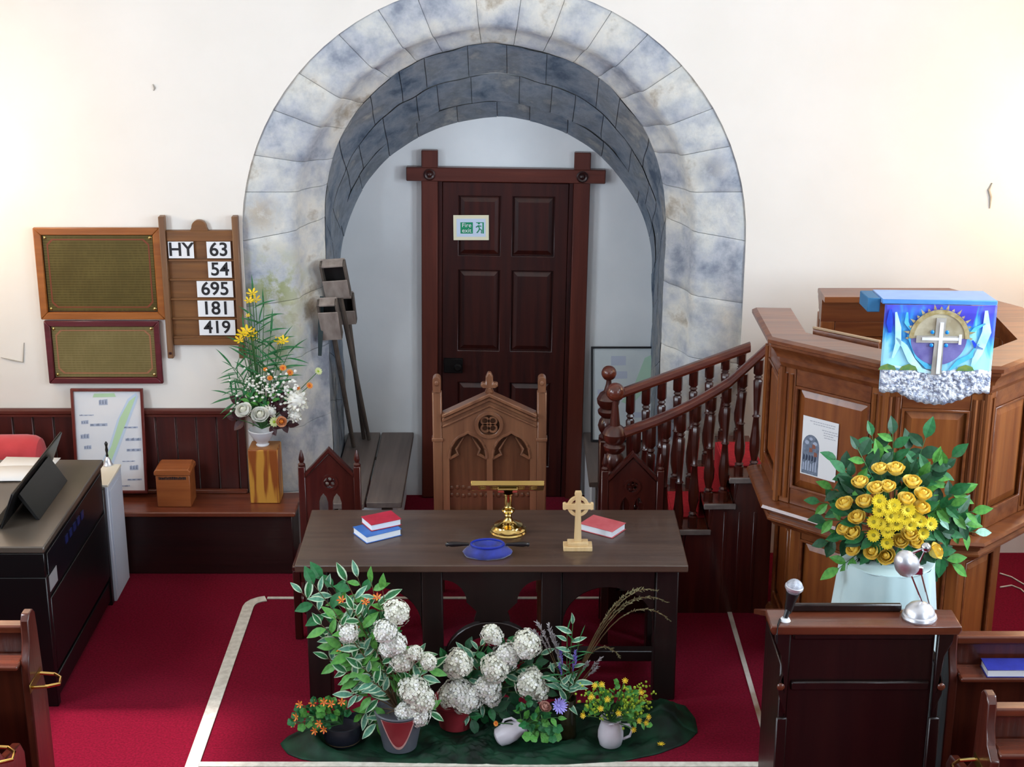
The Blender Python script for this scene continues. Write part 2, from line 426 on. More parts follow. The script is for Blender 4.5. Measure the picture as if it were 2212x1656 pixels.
def splits(a, b, n, j=.12):
    s = (b-a)/n; q = [a+s*i+(rnd(-j, j)*s if 0 < i < n else 0) for i in range(n+1)]; return list(zip(q[:-1], q[1:]))
for a, b in splits(0, 1, 5): stone(PROF, a, b, 'jamb_stone', stone_ring, g=.006, nt=10)
for a, b in splits(1, 2, 17): stone(PROF, a, b, 'voussoir', stone_ring, g=.004, nt=5)
for a, b in splits(2, 3, 5): stone(PROF, a, b, 'jamb_stone', stone_ring, g=.006, nt=10)
def sub(prof, v0, v1, n=3):
    o = []
    for i in range(n+1):
        x = (v0+(v1-v0)*i/n)*(len(prof)-1); k = min(int(x), len(prof)-2); f = x-k
        o.append(tuple(prof[k][q]*(1-f)+prof[k+1][q]*f for q in range(3)))
    return o
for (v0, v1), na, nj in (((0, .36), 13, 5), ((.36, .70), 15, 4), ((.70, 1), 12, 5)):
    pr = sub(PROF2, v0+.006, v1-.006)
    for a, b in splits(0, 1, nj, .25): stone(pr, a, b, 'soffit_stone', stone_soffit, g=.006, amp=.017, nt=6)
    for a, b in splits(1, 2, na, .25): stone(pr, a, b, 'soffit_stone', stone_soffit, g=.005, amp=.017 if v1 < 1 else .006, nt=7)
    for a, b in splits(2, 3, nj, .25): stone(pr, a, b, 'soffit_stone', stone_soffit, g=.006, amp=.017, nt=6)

# ---- wainscot left of the arch
ws = thing('trim_2', 'dark red-brown boarded wainscot along the end wall, left of the arch', 'wainscot', (-2.4, -.02, 0), kind='structure')
WT = .905
x = -3.6; i = 0
while x < -1.56:
    x1 = min(x+.118, -1.545); bx('board', w_wains, ws, x+.003, x1-.003, -.024+rnd(-.002, .002), -.002, .30, WT-.03, bevel=.005); x = x1
MB().sweep([(-3.6, -.022), (-1.53, -.022)], [(-.018, WT-.035), (.012, WT-.035), (.012, WT-.022), (.022, WT-.012), (.022, WT+.004), (.012, WT+.01), (-.018, WT+.01)]).build('cap_rail', w_wains_x, ws)
# white band bordering the red carpet
cb = thing('trim_3', 'white braid strip laid on the red carpet around the communion table', 'carpet border', (0, -1.5, 0), kind='structure')
xl0, xr0 = -1.49, 1.195
y0, y1 = PZ(600, 1290, 0).y, PZ(700, 1652, 0).y
def ribbon(path, wd, m, name):
    mb = MB(); n = len(path); vs = []
    for i, p in enumerate(path):
        d = (Vector(path[min(i+1, n-1)])-Vector(path[max(i-1, 0)])).normalized(); q = Vector((-d.y, d.x))*wd/2
        for s in (-1, 1): vs += [(p[0]+q.x*s, p[1]+q.y*s, .001), (p[0]+q.x*s, p[1]+q.y*s, .006)]
    fs = []
    for i in range(n-1):
        a = 4*i; b = a+4; fs += [(a+1, a+3, b+3, b+1), (a, b, b+1, a+1), (a+2, a+3, b+3, b+2)]
    mb.add(vs, fs); return mb.build(name, m, cb)
ribbon([(xl0+.03, y1-.05), (xl0+.03, y0-.12)] + [(xl0+.03+.10-.10*math.cos(math.radians(a)), y0-.12+.10*math.sin(math.radians(a))) for a in (20, 40, 60, 80)], .062, tape, 'side_strip')
ribbon([(xl0+.12, y0-.012), (xr0, y0-.012)], .022, tape, 'back_strip')
ribbon([(xl0+.06, y1+.0), (xr0-.0, y1+.0)], .04, tape, 'front_strip')
ribbon([(xr0+.0, y0), (xr0+.0, y1+.16)], .024, strip_brown, 'side_strip')

# ---- bench along the wall, left
be = thing('bench', 'long fixed wooden bench with dark front board below the brass plaques', 'bench', (-2.4, -.2, 0))
bx('seat', w_bench, be, -3.4, -1.235, -.335, -.028, .37, .40, bevel=.006)
bx('front_panel', w_benchfront, be, -3.38, -1.26, -.295, -.27, .0, .369)
bx('back_rail', w_bench, be, -3.4, -1.55, -.055, -.0285, .4005, .425)
bx('end_panel', w_benchfront, be, -1.285, -1.26, -.268, -.03, 0, .369)
# ---- ledges of planks on each side in the recess
def ledge(name, x0, x1, yf, lab, n):
    t = thing(name, lab, 'ledge', ((x0+x1)/2, .3, 0))
    bx('base_block', plaster_w, t, x0+.02, x1-.06 if x0 < 0 else x1-.02, .18, .90, 0, .40, bevel=.01)
    if x0 > 0: pass
    wd = (x1-x0)/n
    for i in range(n): bx('plank', w_plank, t, x0+wd*i+.006, x0+wd*(i+1)-.006, yf+rnd(0, .03), .895, .405, .44, bevel=.004)
    for y in (yf+.12, .5): bx('bearer', w_plank, t, x0+.03, x1-.03, y, y+.05, .365, .404)
    bx('support_leg', w_plank, t, x0+.05, x0+.11, yf+.11, yf+.17, 0, .364); bx('support_leg', w_plank, t, x1-.13, x1-.07, yf+.11, yf+.17, 0, .364)
    return t
ledge('plank_ledge', -1.055, -.625, -.30, 'grey plank seat in the recess under the leaning wooden scoops', 2)
ledge('plank_ledge', .45, .85, .02, 'grey plank seat in the recess carrying the black framed map', 2)
# ---------------------------------------------------------------- door in the recess (hangs a degree out of true)
DY = .905
dr = thing('door_1', 'dark mahogany six-panel door with crossed-end frame in the arched recess', 'door', (-.07, DY, 0), kind='structure')
dx = -.07
def dz(py, y=DY-.03): return PY(1080, py, y).z
LINT0, LINT1 = dz(392), dz(362); TOP = dz(326)
for sx in (-1, 1):
    bx('frame_post', w_doorframe, dr, dx+sx*.463-.05, dx+sx*.463+.05, DY-.055, DY-.002, 0, TOP, bevel=.005)
bx('frame_lintel', w_doorframe_x, dr, dx-.605, dx+.605, DY-.062, DY-.003, LINT0, LINT1, bevel=.005)
for sx in (-1, 1):
    M = Matrix.Translation((dx+sx*.463, DY-.062, (LINT0+LINT1)/2)) @ Matrix.Rotation(PI/2, 4, 'X')
    MB().lathe([(.036, -.002), (.036, .008), (.028, .014), (.018, .010), (.014, .016), (.004, .02)], n=12, M=M).build('rosette', w_door, dr)
for sx in (-1, 1): bx('door_stop', w_door, dr, dx+sx*.4-.014, dx+sx*.4+.014, DY-.03, DY-.004, .0, LINT0-.003, bevel=.003)
leaf_x0, leaf_x1 = dx-.385, dx+.385
ZP = [dz(424), dz(552), dz(584), dz(757), dz(826)]
zr = [(ZP[1], ZP[0]), (ZP[3], ZP[2]), (.22, ZP[4])]
cols = [(dx-.285, dx-.03), (dx+.045, dx+.300)]
leaf = bx('door_leaf', w_door, dr, leaf_x0, leaf_x1, DY-.012, DY-.004, .01, LINT0-.005)
loops = [[(leaf_x0, .01), (leaf_x1, .01), (leaf_x1, LINT0-.005), (leaf_x0, LINT0-.005)]]
for a, b in zr:
    for c, d in cols: loops.append([(c, a), (c, b), (d, b), (d, a)])
MB().plate(loops, DY-.036, DY-.0125).build('stiles_and_rails', w_door, leaf, bevel=.004)
def raised(mb, c, d, a, b, y, h=.016, e=.035, g=.006, M=None):
    o = [(c+g, y, a+g), (d-g, y, a+g), (d-g, y, b-g), (c+g, y, b-g)]; i = [(c+e, y-h, a+e), (d-e, y-h, a+e), (d-e, y-h, b-e), (c+e, y-h, b-e)]
    k = [(x, y+.004, z) for x, _, z in o]
    mb.add(k+o+i, [(8, 9, 10, 11)] + [(4+q, 4+(q+1) % 4, 8+(q+1) % 4, 8+q) for q in range(4)] + [(q, (q+1) % 4, 4+(q+1) % 4, 4+q) for q in range(4)] + [(3, 2, 1, 0)], 0, M)
    return mb
for a, b in zr:
    for c, d in cols: raised(MB(), c, d, a, b, DY-.0165).build('door_panel', w_door, leaf, smooth=20)
kx, kz = PY(966, 790, DY-.05).x, PY(966, 790, DY-.05).z
lock = bx('rim_lock', iron, leaf, leaf_x0+.01, leaf_x0+.13, DY-.06, DY-.037, kz-.05, kz+.045, bevel=.004)
MB().lathe([(.012, 0), (.012, .02), (.024, .03), (.026, .042), (.016, .052)], n=12, M=Matrix.Translation((leaf_x0+.10, DY-.0615, kz)) @ Matrix.Rotation(PI/2, 4, 'X')).build('knob', iron, leaf)
dr.rotation_euler = (0, math.radians(.9), 0)

# sign taped on the door
sg = thing('exit_sign', 'small framed green fire exit sign on the upper left door panel', 'sign', (0, 0, 0))
a = PY(979, 465, DY-.045); b = PY(1056, 519, DY-.045); sx0, sx1, sz0, sz1 = a.x, b.x, b.z, a.z; yy = DY-.036
sg.location = ((sx0+sx1)/2, yy, sz0); BASE[sg.name] = Vector(sg.location)
bx('backing', cream_p, sg, sx0, sx1, yy-.004, yy, sz0, sz1, bevel=.001)
W, H = sx1-sx0, sz1-sz0
mlil = mat('sign_pale', '#cfdcf0', rough=.5)
bx('sheet', mlil, sg, sx0+.09*W, sx1-.09*W, yy-.0055, yy-.0041, sz0+.14*H, sz1-.14*H, bevel=0)
bx('green_field', green_s, sg, sx0+.2*W, sx0+.55*W, yy-.0066, yy-.0056, sz0+.27*H, sz0+.72*H, bevel=0)
letters('Fire', .038, (sx0+.375*W, yy-.0072, sz0+.60*H), sg, white_p); letters('exit', .038, (sx0+.375*W, yy-.0072, sz0+.39*H), sg, white_p)
mb = MB()
def U(x, z): return (sx0+x*W, yy-.0062, sz0+z*H)
mb.ball(U(.72, .68), .007, 8, 5, (1, .2, 1))
for p in ([(.70, .60), (.74, .46)], [(.74, .46), (.70, .36), (.66, .30)], [(.74, .46), (.80, .40), (.79, .28)], [(.70, .58), (.64, .52)], [(.71, .58), (.79, .56)]):
    mb.tube([U(*q) for q in p], .0035, 5)
mb.build('running_figure', green_s, sg)
MB().plate([[(sx0+.82*W, sz0+.27*H), (sx0+.86*W, sz0+.27*H), (sx0+.86*W, sz0+.72*H), (sx0+.64*W, sz0+.72*H), (sx0+.64*W, sz0+.69*H), (sx0+.82*W, sz0+.69*H)]], yy-.0064, yy-.0056).build('doorway_mark', green_s, sg)

# ---------------------------------------------------------------- brass plaques
def rails(mb4, x0, x1, z0, z1, fw, y0, y1, parent, m, mv=None, prof=.004):
    for i, q in enumerate(([(x0, z0), (x1, z0), (x1-fw, z0+fw), (x0+fw, z0+fw)], [(x1, z0), (x1, z1), (x1-fw, z1-fw), (x1-fw, z0+fw)],
              [(x1, z1), (x0, z1), (x0+fw, z1-fw), (x1-fw, z1-fw)], [(x0, z1), (x0, z0), (x0+fw, z0+fw), (x0+fw, z1-fw)])):
        MB(mb4).plate([q], y0, y1).build('frame_rail', m if i % 2 == 0 else (mv or m), parent, bevel=prof)
def plaque(lab, p_tl, p_tr, p_bl, fw, mfr, mpl, inner, line):
    x0, x1 = PY(*p_tl, -.02).x, PY(*p_tr, -.02).x; z1, z0 = PY(*p_tl, -.02).z, PY(*p_bl, -.02).z
    t = thing('brass_plaque', lab, 'plaque', ((x0+x1)/2, -.002, z0))
    bx('backboard', w_door, t, x0+.004, x1-.004, -.012, -.002, z0+.004, z1-.004, bevel=0)
    rails(None, x0, x1, z0, z1, fw, -.034, -.0125, t, mfr)
    bx('brass_plate', mpl, t, x0+fw+inner, x1-fw-inner, -.017, -.0125, z0+fw+inner, z1-fw-inner, bevel=.001)
    e = fw+inner+.02; c = .03
    o = [(x0+e+c, z0+e), (x1-e-c, z0+e), (x1-e, z0+e+c), (x1-e, z1-e-c), (x1-e-c, z1-e), (x0+e+c, z1-e), (x0+e, z1-e-c), (x0+e, z0+e+c)]
    mx_, mz_ = (x0+x1)/2, (z0+z1)/2
    i_ = [(mx_+(x-mx_)*(1-.010/(x1-x0)*2), mz_+(z-mz_)*(1-.010/(z1-z0)*2)) for x, z in o]
    MB().plate([o, i_], -.0182, -.0171).build('engraved_border', line, t)
    for sx in (x0+fw+inner+.014, x1-fw-inner-.014):
        for sz in (z0+fw+inner+.014, z1-fw-inner-.014):
            MB().lathe([(.009, 0), (.009, .003), (.004, .006)], n=8, M=Matrix.Translation((sx, -.0172, sz)) @ Matrix.Rotation(PI/2, 4, 'X')).build('fixing_stud', brass, t)
line_red = mat('red_enamel_line', '#7a3a1c', rough=.5); line_red2 = mat('pale_red_line', '#a06a4a', rough=.5)
plaque('large brass plaque with engraved text in an orange-brown wooden frame', (71, 491), (345, 491), (84, 689), .042, w_plq, plq_brass, .004, line_red)
plaque('smaller brass plaque in a maroon frame hung below the large plaque', (95, 692), (344, 692), (102, 827), .034, w_plq2, plq_brass2, .002, line_red2)

# ---------------------------------------------------------------- hymn board with its number cards
hb = thing('hymn_board', 'oak hymn board with round crest hung beside the stone arch', 'hymn board', (-1.73, -.002, 1.3))
HY = -.03
hx0, hx1 = PY(350, 480, HY).x, PY(508, 480, HY).x
ht, hbz = PY(400, 498, HY).z, PY(430, 745, HY).z
for (x, n) in ((hx0, 0), (hx1, 1)):
    zt = PY(400, 466, HY).z; zb = PY(400, 772, HY).z
    p = bx('post', w_hymn_v, hb, x-.017, x+.017, -.052, -.003, zb, zt, bevel=.004)
    bx('peg', w_door, p, x-.008, x+.008, -.056, -.0525, zb+.025, zb+.04, bevel=.002)
xi0, xi1 = hx0+.018, hx1-.018; mx_ = (xi0+xi1)/2
bx('back_board', w_hymn, hb, xi0, xi1, -.018, -.003, hbz, ht, bevel=0)
bx('top_rail', w_hymn, hb, xi0, xi1, -.034, -.0185, PY(400, 521, HY).z, ht, bevel=.003)
MB().plate([[(mx_-.05, ht+.0005)] + list(reversed(arc(mx_, ht+.018, .042, 0, 180, 14))) + [(mx_+.05, ht+.0005)]], -.034, -.006).build('crest', w_hymn, hb, bevel=.003)
ROWZ = [(521, 557), (564, 599), (606, 641), (648, 683), (690, 723)]
for a, b in ROWZ:
    zb = PY(430, b+2, HY).z
    bx('ledge_strip', w_hymn, hb, xi0, xi1, -.034, -.0185, zb-.014, zb-.002, bevel=.002)
bx('bottom_rail', w_hymn, hb, xi0, xi1, -.034, -.0185, hbz, PY(400, 730, HY).z, bevel=.003)
CY = -.027
for (txt, l, r, row, lab) in (('HY', 363, 418, 0, 'white card reading HY at the top left of the hymn board'), ('63', 446, 498, 0, 'white number card reading 63, topmost of the hymn numbers'),
        ('54', 449, 500, 1, 'white number card reading 54, the short card in the second row'), ('695', 425, 503, 2, 'white number card reading 695 in the middle row'),
        ('181', 427, 505, 3, 'white number card reading 181, directly above the lowest card'), ('419', 430, 508, 4, 'white number card reading 419, lowest card on the hymn board')):
    sc_ = 0; a, b = ROWZ[row]
    x0, x1 = PY(l, a, CY).x, PY(r, a, CY).x; z1, z0 = PY(l, a, CY).z, PY(l, b, CY).z
    s = max(0, x1-(xi1-.001)); x0 -= s; x1 -= s
    t = thing('number_card', lab, 'card', ((x0+x1)/2, CY, z0), 'number cards on the hymn board')
    bx('card', white_p, t, x0, x1, CY-.0085, CY-.0072, z0+.0005, z1, bevel=0)
    letters(txt, (z1-z0)*1.13, ((x0+x1)/2, CY-.0092, (z0+z1)/2), t, ink, name='number_print', bold=.0018)

# ---------------------------------------------------------------- framed maps
def framed(name, lab, cat, o, ux, uz, wd, ht, fw, mfr, depth=.02):
    t = thing(name, lab, cat, o); M = frame_of(o, ux, uz)
    rails(M, 0, wd, 0, ht, fw, -depth, 0, t, mfr, prof=.002)
    bx('backing', w_door, t, fw*.3, wd-fw*.3, -.004, 0, fw*.3, ht-fw*.3, bevel=0, M=M)
    return t, M
fr_mar = wood('thin_maroon_frame', '#5b1d17', '#712a20', rough=.35)
sheet_m = mat('map_sheet', '#dde0e6', '#e6e6e8', rough=.35, scale=5, coat=.3)
p0 = PZ(166, 1062, .402); p0.y = -.10
bl = PY(166, 1058, -.10); brr = PY(320, 1054, -.10); tl = PY(155, 838, -.035)
wd = brr.x-bl.x; ux = Vector((1, 0, 0)); uz = Vector((0, .065, tl.z-.427))
t, M = framed('framed_map', 'tall white map with a diagonal green band, in a thin maroon frame on the bench', 'picture', (bl.x, -.10, .427), ux, uz, wd, uz.length, .016, fr_mar)
bx('map_sheet', sheet_m, t, .014, wd-.014, -.006, -.0042, .014, uz.length-.014, bevel=0, M=M)
gm = mat('map_green', '#b9d8ae', rough=.5); gm2 = mat('map_blue_edge', '#c2d3e6', rough=.5)
Hh = uz.length
def pl(pts): return [(x*wd, z*Hh) for x, z in pts]
MB(M).plate([pl([(.22, .12), (.44, .13), (.62, .42), (.93, .92), (.90, .96), (.78, .90), (.62, .70), (.47, .42)])], -.0072, -.0061).build('map_river', gm2, t)
MB(M).plate([pl([(.25, .13), (.40, .14), (.58, .42), (.90, .93), (.80, .88), (.66, .72), (.52, .45)])], -.0078, -.0073).build('map_green_band', gm, t)
MB(M).plate([pl([(.30, .915), (.62, .92), (.60, .955), (.32, .95)])], -.0072, -.0061).build('map_title_band', gm, t)
skm = mat('map_pale_grey', '#a9b2c6', rough=.6); skl = mat('map_mid_grey', '#7f899e', rough=.6)
for (x, z, a, b) in ((.38, .84, .12, .06), (.10, .74, .2, .012), (.24, .64, .24, .03), (.1, .52, .12, .05), (.14, .42, .10, .04), (.70, .62, .2, .02), (.72, .50, .22, .03), (.73, .40, .2, .03), (.66, .30, .18, .012), (.76, .22, .12, .05),
                     (.12, .66, .10, .04), (.72, .12, .2, .02), (.45, .24, .14, .03), (.08, .30, .14, .02), (.5, .06, .25, .015)):
    sk = MB(M).plate([pl([(x, z), (x+a, z+.004), (x+a, z+b), (x, z+b*.8)])], -.0072, -.0061).build('map_sketch', skm, t); mb2 = MB(M)
    for k in range(3): mb2.plate([pl([(x+a*k/3+.006, z+b*.2), (x+a*k/3+a*.22, z+b*.2), (x+a*k/3+a*.2, z+b*rnd(.5, 1.15)), (x+a*k/3+.01, z+b*.7)])], -.0076, -.0072)
    mb2.build('sketch_lines', skl, sk, kind='stuff')

fr_blk = mat('black_frame', '#17181c', rough=.35)
bl = PY(1276, 940, .72); brr = PY(1420, 948, .72); tl = PY(1287, 748, .87); trr = PY(1432, 758, .87)
z0 = .4415; M0 = Vector((bl.x, .72, z0)); ux = Vector((1, 0, 0)); uz = Vector((.0, .15, tl.z-z0)); wd = trr.x-tl.x
t, M = framed('framed_map', 'pale map in a thin black frame leaning in the recess beside the stair', 'picture', M0, ux, uz, wd, uz.length, .012, fr_blk)
Hh = uz.length
bx('map_sheet', mat('map_sheet_grey', '#c5ced2', '#d0d8d8', rough=.35, scale=5, coat=.3), t, .010, wd-.010, -.006, -.0042, .010, Hh-.010, bevel=0, M=M)
MB(M).plate([pl([(.45, .42), (.62, .55), (.80, .88), (.95, .93), (.92, .72), (.75, .5), (.6, .38)])], -.0075, -.0061).build('map_green_band', mat('map_green_b', '#a9c9b4', rough=.5), t)
skm2 = mat('map_lilac', '#b4bccd', rough=.6)
for (x, z, a, b) in ((.3, .8, .22, .1), (.32, .66, .22, .08), (.1, .5, .25, .05), (.1, .3, .3, .05), (.6, .25, .2, .06), (.15, .15, .2, .08)):
    MB(M).plate([pl([(x, z), (x+a, z+.004), (x+a, z+b), (x, z+b)])], -.0072, -.0061).build('map_sketch', skm2, t)

# ---------------------------------------------------------------- old collecting scoops leaning in the recess
def scoop(lab, foot, head, hy, w_, l_, d_, closed):
    f = PZ(*foot, .442); f.z = .4475
    h = PY(*head, hy)
    t = thing('collecting_scoop', lab, 'scoop', f, 'old wooden scoops leaning in the recess')
    d = (h-f).normalized(); L_ = (h-f).length
    ux = Vector((1, 0, 0)); M = frame_of(f, ux - d*ux.dot(d), d)
    MB(M).tube([(0, 0, .0), (0, 0, L_*.55), (0, 0, L_)], [.013, .015, .016], 8).build('pole', w_pole, t)
    b0 = L_-.02
    bx('box_floor', w_scoop, t, -w_/2, w_/2, -.002, .010, b0, b0+l_, bevel=.002, M=M)
    for s in (-1, 1): bx('box_side', w_pole, t, s*w_/2-.006, s*w_/2+.006, -d_, -.003, b0, b0+l_, bevel=.002, M=M)
    bx('box_end', w_scoop, t, -w_/2+.007, w_/2-.007, -d_, -.003, b0, b0+.012, bevel=.002, M=M)
    bx('box_end', w_scoop, t, -w_/2+.007, w_/2-.007, -d_, -.003, b0+l_-.012, b0+l_, bevel=.002, M=M)
    bx('box_cover', w_scoop, t, -w_/2-.004, w_/2+.004, -d_-.009, -d_-.001, b0+(.0 if closed > 0 else l_*.0), b0+l_*closed, bevel=.002, M=M)
    bx('box_dark_inside', w_scoopd, t, -w_/2+.008, w_/2-.008, -.006, -.0025, b0+.013, b0+l_-.013, bevel=0, M=M)  # near-black sheet laid over the box floor
scoop('short box scoop in front, with its cover nearly full length', (764, 966), (719, 712), .20, .105, .26, .06, .80)
scoop('tall box scoop reaching highest, half open at the top', (797, 950), (731, 622), .24, .135, .23, .06, .55)
scoop('box scoop behind with only its lower half covered', (786, 948), (752, 682), .46, .095, .19, .055, .50)
# dark green strip hung on the jamb behind the scoops
q = [PY(695, 640, .12), PY(693, 700, .12), PY(691, 768, .12)]
st = MB().tube([q[0], q[1], q[2]], [.012, .018, .012], 6, sq=.4).build('hanging_strap', mat('dark_green_leather', '#2b3a3c', rough=.6), None, loc=q[0])
tag(st, 'dark green leather strap hanging against the left jamb beside the scoops', 'strap')

# ---------------------------------------------------------------- things on the bench
bz = .4005
a = PY(336, 1070, -.27); b = PY(412, 1068, -.27); x0, x1 = a.x, b.x
cbx = thing('collection_box', 'orange-brown wooden box with hinged lid and lettered strip on the bench', 'box', ((x0+x1)/2, -.2, bz))
zt = PY(370, 1022, -.27).z
bx('box_body', w_small, cbx, x0+.004, x1-.004, -.255, -.10, bz, zt-.018, bevel=.003)
MB().plate([[(x0-.004, zt-.017), (x1+.004, zt-.017), (x1+.004, zt+.004), (x1-.01, zt+.018), (x0+.01, zt+.018), (x0-.004, zt+.004)]], -.262, -.094).build('lid', w_small, cbx, bevel=.003)
mb = MB()
k = x0+.022
while k < x1-.03:
    ww = rnd(.005, .010); mb.box(k, k+ww, -.2572, -.2555, zt-.044, zt-.044+rnd(.012, .018)); k += ww+.003
mb.build('lettering_strip', ink, cbx)
# striped wooden block under the left flowers
a = PY(540, 1066, -.20); b = PY(604, 1066, -.20); bx0, bx1 = a.x, b.x; btz = PY(570, 972, -.20).z
pb = thing('wooden_block', 'boldly striped upright wooden block on the bench under the white flowers', 'block', ((bx0+bx1)/2, -.13, bz))
bx('block', w_block, pb, bx0, bx1, -.20, -.05, bz, btz-.0005, bevel=.004)
bx('end_grain', w_block_e, pb, bx0+.004, bx1-.004, -.196, -.054, btz-.0004, btz+.003, bevel=.001)

# ---------------------------------------------------------------- red cushion, paper packet, cabinet, bell, piano
redcloth = mat('red_cloth', '#b02730', '#c83a42', rough=.75, scale=6, bump=.1, sheen=.3)
a = PY(0, 936, -.30); b = PY(98, 990, -.30)
cu = thing('bolster_cushion', 'round red bolster cushion lying on the bench behind the piano', 'cushion', (-3.0, -.19, bz))
rr = .125; zc = .685; xe = PY(92, 960, -.2).x
prof = [(.02, xe), (.07, xe-.004), (.105, xe-.02), (.122, xe-.05), (.127, xe-.10), (.125, xe-.35), (.127, xe-.6)]
MB().lathe([(r, z) for r, z in prof], n=20, M=Matrix.Translation((0, -.185, zc)) @ Matrix.Rotation(PI/2, 4, 'Y')).build('bolster', redcloth, cu)
MB().lathe([(.012, 0), (.02, .004), (.008, .010)], n=10, M=Matrix.Translation((xe+.001, -.185, zc)) @ Matrix.Rotation(PI/2, 4, 'Y')).build('end_button', redcloth, cu)
cs = bx('folded_rug', mat('dark_red_rug', '#6d1219', '#7c1a22', rough=.9, scale=20), None, -3.4, xe-.01, -.325, -.06, bz, .556, bevel=.03, loc=(-3.0, -.19, bz), seg=3)
tag(cs, 'folded dark red kneeler rug on the bench, under the bolster cushion', 'rug')
p = PY(104, 975, -.3)
tb = MB().ball((0, 0, 0), .04, 10, 8, (.8, .7, 1.2)).build('crumpled_bag', mat('pale_plastic', '#aeb9cc', '#c9d1de', rough=.35, scale=12), None, loc=(0, 0, 0))
tb.location = (p.x+.012, -.255, bz+.048); tag(tb, 'small pale crumpled bag on the bench beside the red bolster', 'bag')

cabm = mat('white_cabinet', '#c2cad8', rough=.45)
cx1 = PZ(265, 997, .70).x; cyb = -.345; cyf = -.66
ca = thing('cabinet', 'narrow white cabinet standing behind the black piano', 'cabinet', (cx1-.15, -.5, 0))
bx('carcass', cabm, ca, cx1-.30, cx1-.004, cyf+.004, cyb, .0, .684, bevel=.004)
bx('top', mat('cabinet_cream_top', '#e3dccb', rough=.4), ca, cx1-.302, cx1, cyf, cyb, .6845, .70, bevel=.003)
bx('side_panel', cabm, ca, cx1-.0035, cx1+.001, cyf+.03, cyb-.03, .06, .65, bevel=.001)
bp = PZ(233, 1004, .7005)
bl_ = thing('hand_bell', 'small silver hand bell with dark turned handle on the white cabinet', 'bell', (bp.x, bp.y, .7005))
MB().lathe([(.030, 0), (.030, .004), (.024, .012), (.019, .026), (.017, .036), (.010, .045), (.006, .05)], c=bp, n=16).build('bell_cup', silver, bl_)
MB().lathe([(.006, .05), (.008, .056), (.005, .07), (.009, .09), (.006, .11), (.010, .128), (.004, .14)], c=bp, n=10).build('handle', black_m, bl_)

pt = mat('piano_top_reflection', '#4a423a', '#544b42', rough=.34, scale=3, coat=.2, spec=.6)  # black lid lightened to grey-brown, carrying the cream wall's reflection
pk = mat('piano_black', '#09090b', rough=.35)
pn = thing('digital_piano', 'black digital piano with music stand at the left of the carpet', 'piano', (-2.6, -1.26, 0))
px1 = -2.21; pyf, pyb = -1.82, -.665
bx('lid_top', pt, pn, px1-.66, px1, pyf, pyb, .815, .85, bevel=.006)
bx('key_bed', pt, pn, px1-.86, px1-.665, pyf, pyb, .735, .79, bevel=.006)
bx('back_board', pk, pn, px1-.05, px1-.012, pyf+.02, pyb-.02, .16, .8145, bevel=.004)
bx('top_case', pk, pn, px1-.50, px1-.051, pyf+.02, pyb-.02, .70, .8145, bevel=.004)
for y in (pyf, pyb-.045): bx('end_panel', pk, pn, px1-.86, px1-.004, y, y+.045, 0, .734 if False else .69, bevel=.004)
bx('end_cheek', pk, pn, px1-.86, px1-.004, pyf, pyf+.019, .691, .8145, bevel=.003); 
bx('foot_board', pk, pn, px1-.20, px1-.012, pyf+.046, pyb-.046, .03, .14, bevel=.004)
pg_ = mat('piano_panel', '#0d0f16', rough=.28)
bx('speaker_panel', pg_, pn, px1-.0115, px1-.006, pyf+.06, pyb-.06, .58, .79, bevel=.003)
bx('lower_panel', pk, pn, px1-.0115, px1-.004, pyf+.05, pyb-.05, .18, .56, bevel=.003)
p = PX(161, 1135, px1); mb = MB()
for k in range(5): mb.box(px1-.0055, px1-.002, p.y-.16+k*.075, p.y-.16+k*.075+.045, p.z-.03, p.z+.01)
mb.build('socket_row', mat('socket_blue', '#1a2352', rough=.3), pn)
p = PX(117, 1250, px1); bx('rating_plate', mat('label_grey', '#8f8f92', rough=.5), pn, px1-.003, px1-.001, p.y-.07, p.y+.06, p.z-.035, p.z+.045, bevel=0)
# music stand: a tilted plate seen from behind with its prop
a = PZ(12, 1128, .851); e = PX(132, 978, a.x+.02)
y0, y1 = -1.62, -.74
M = Matrix.Translation((-2.475, 0, .851)) @ Matrix.Rotation(math.radians(22), 4, 'Y')
ms = MB(M).box(-.006, .006, y0, y1, .004, .20).build('music_stand', pk, pn, bevel=.003)
MB(M).box(-.045, -.007, y0, y1, .004, .016).build('stand_lip', pk, ms, bevel=.003)
MB().prism([(-2.405, -1.50, .99), (-2.32, -1.50, .852), (-2.335, -1.50, .852), (-2.418, -1.50, .98)], (0, .52, 0)).build('stand_prop_shade', pk, ms)  # prop made a wide dark plate, also standing in for shadow and reflection
for i, (x, y, rz, lab) in enumerate(((PZ(18, 1024, .852).x, PZ(18, 1024, .852).y, 4, 'white music sheet on the piano, the nearer of the two'), (PZ(60, 1000, .852).x, PZ(60, 1000, .852).y-.02, -3, 'white music sheet on the piano, the farther one, partly underneath'))):
    z = .8512+.0025*(1-i)
    R = Matrix.Translation((x, y, z)) @ Matrix.Rotation(math.radians(rz), 4, 'Z')
    s = MB(R).grid(lambda u, v: ((u-.5)*.30, (v-.5)*.22, .0006+.004*math.sin(PI*u)*(1-i)), 6, 2).build('music_sheet', white_p, None, loc=(x, y, z))
    md = s.modifiers.new('t', 'SOLIDIFY'); md.thickness = .0008; tag(s, lab, 'paper')
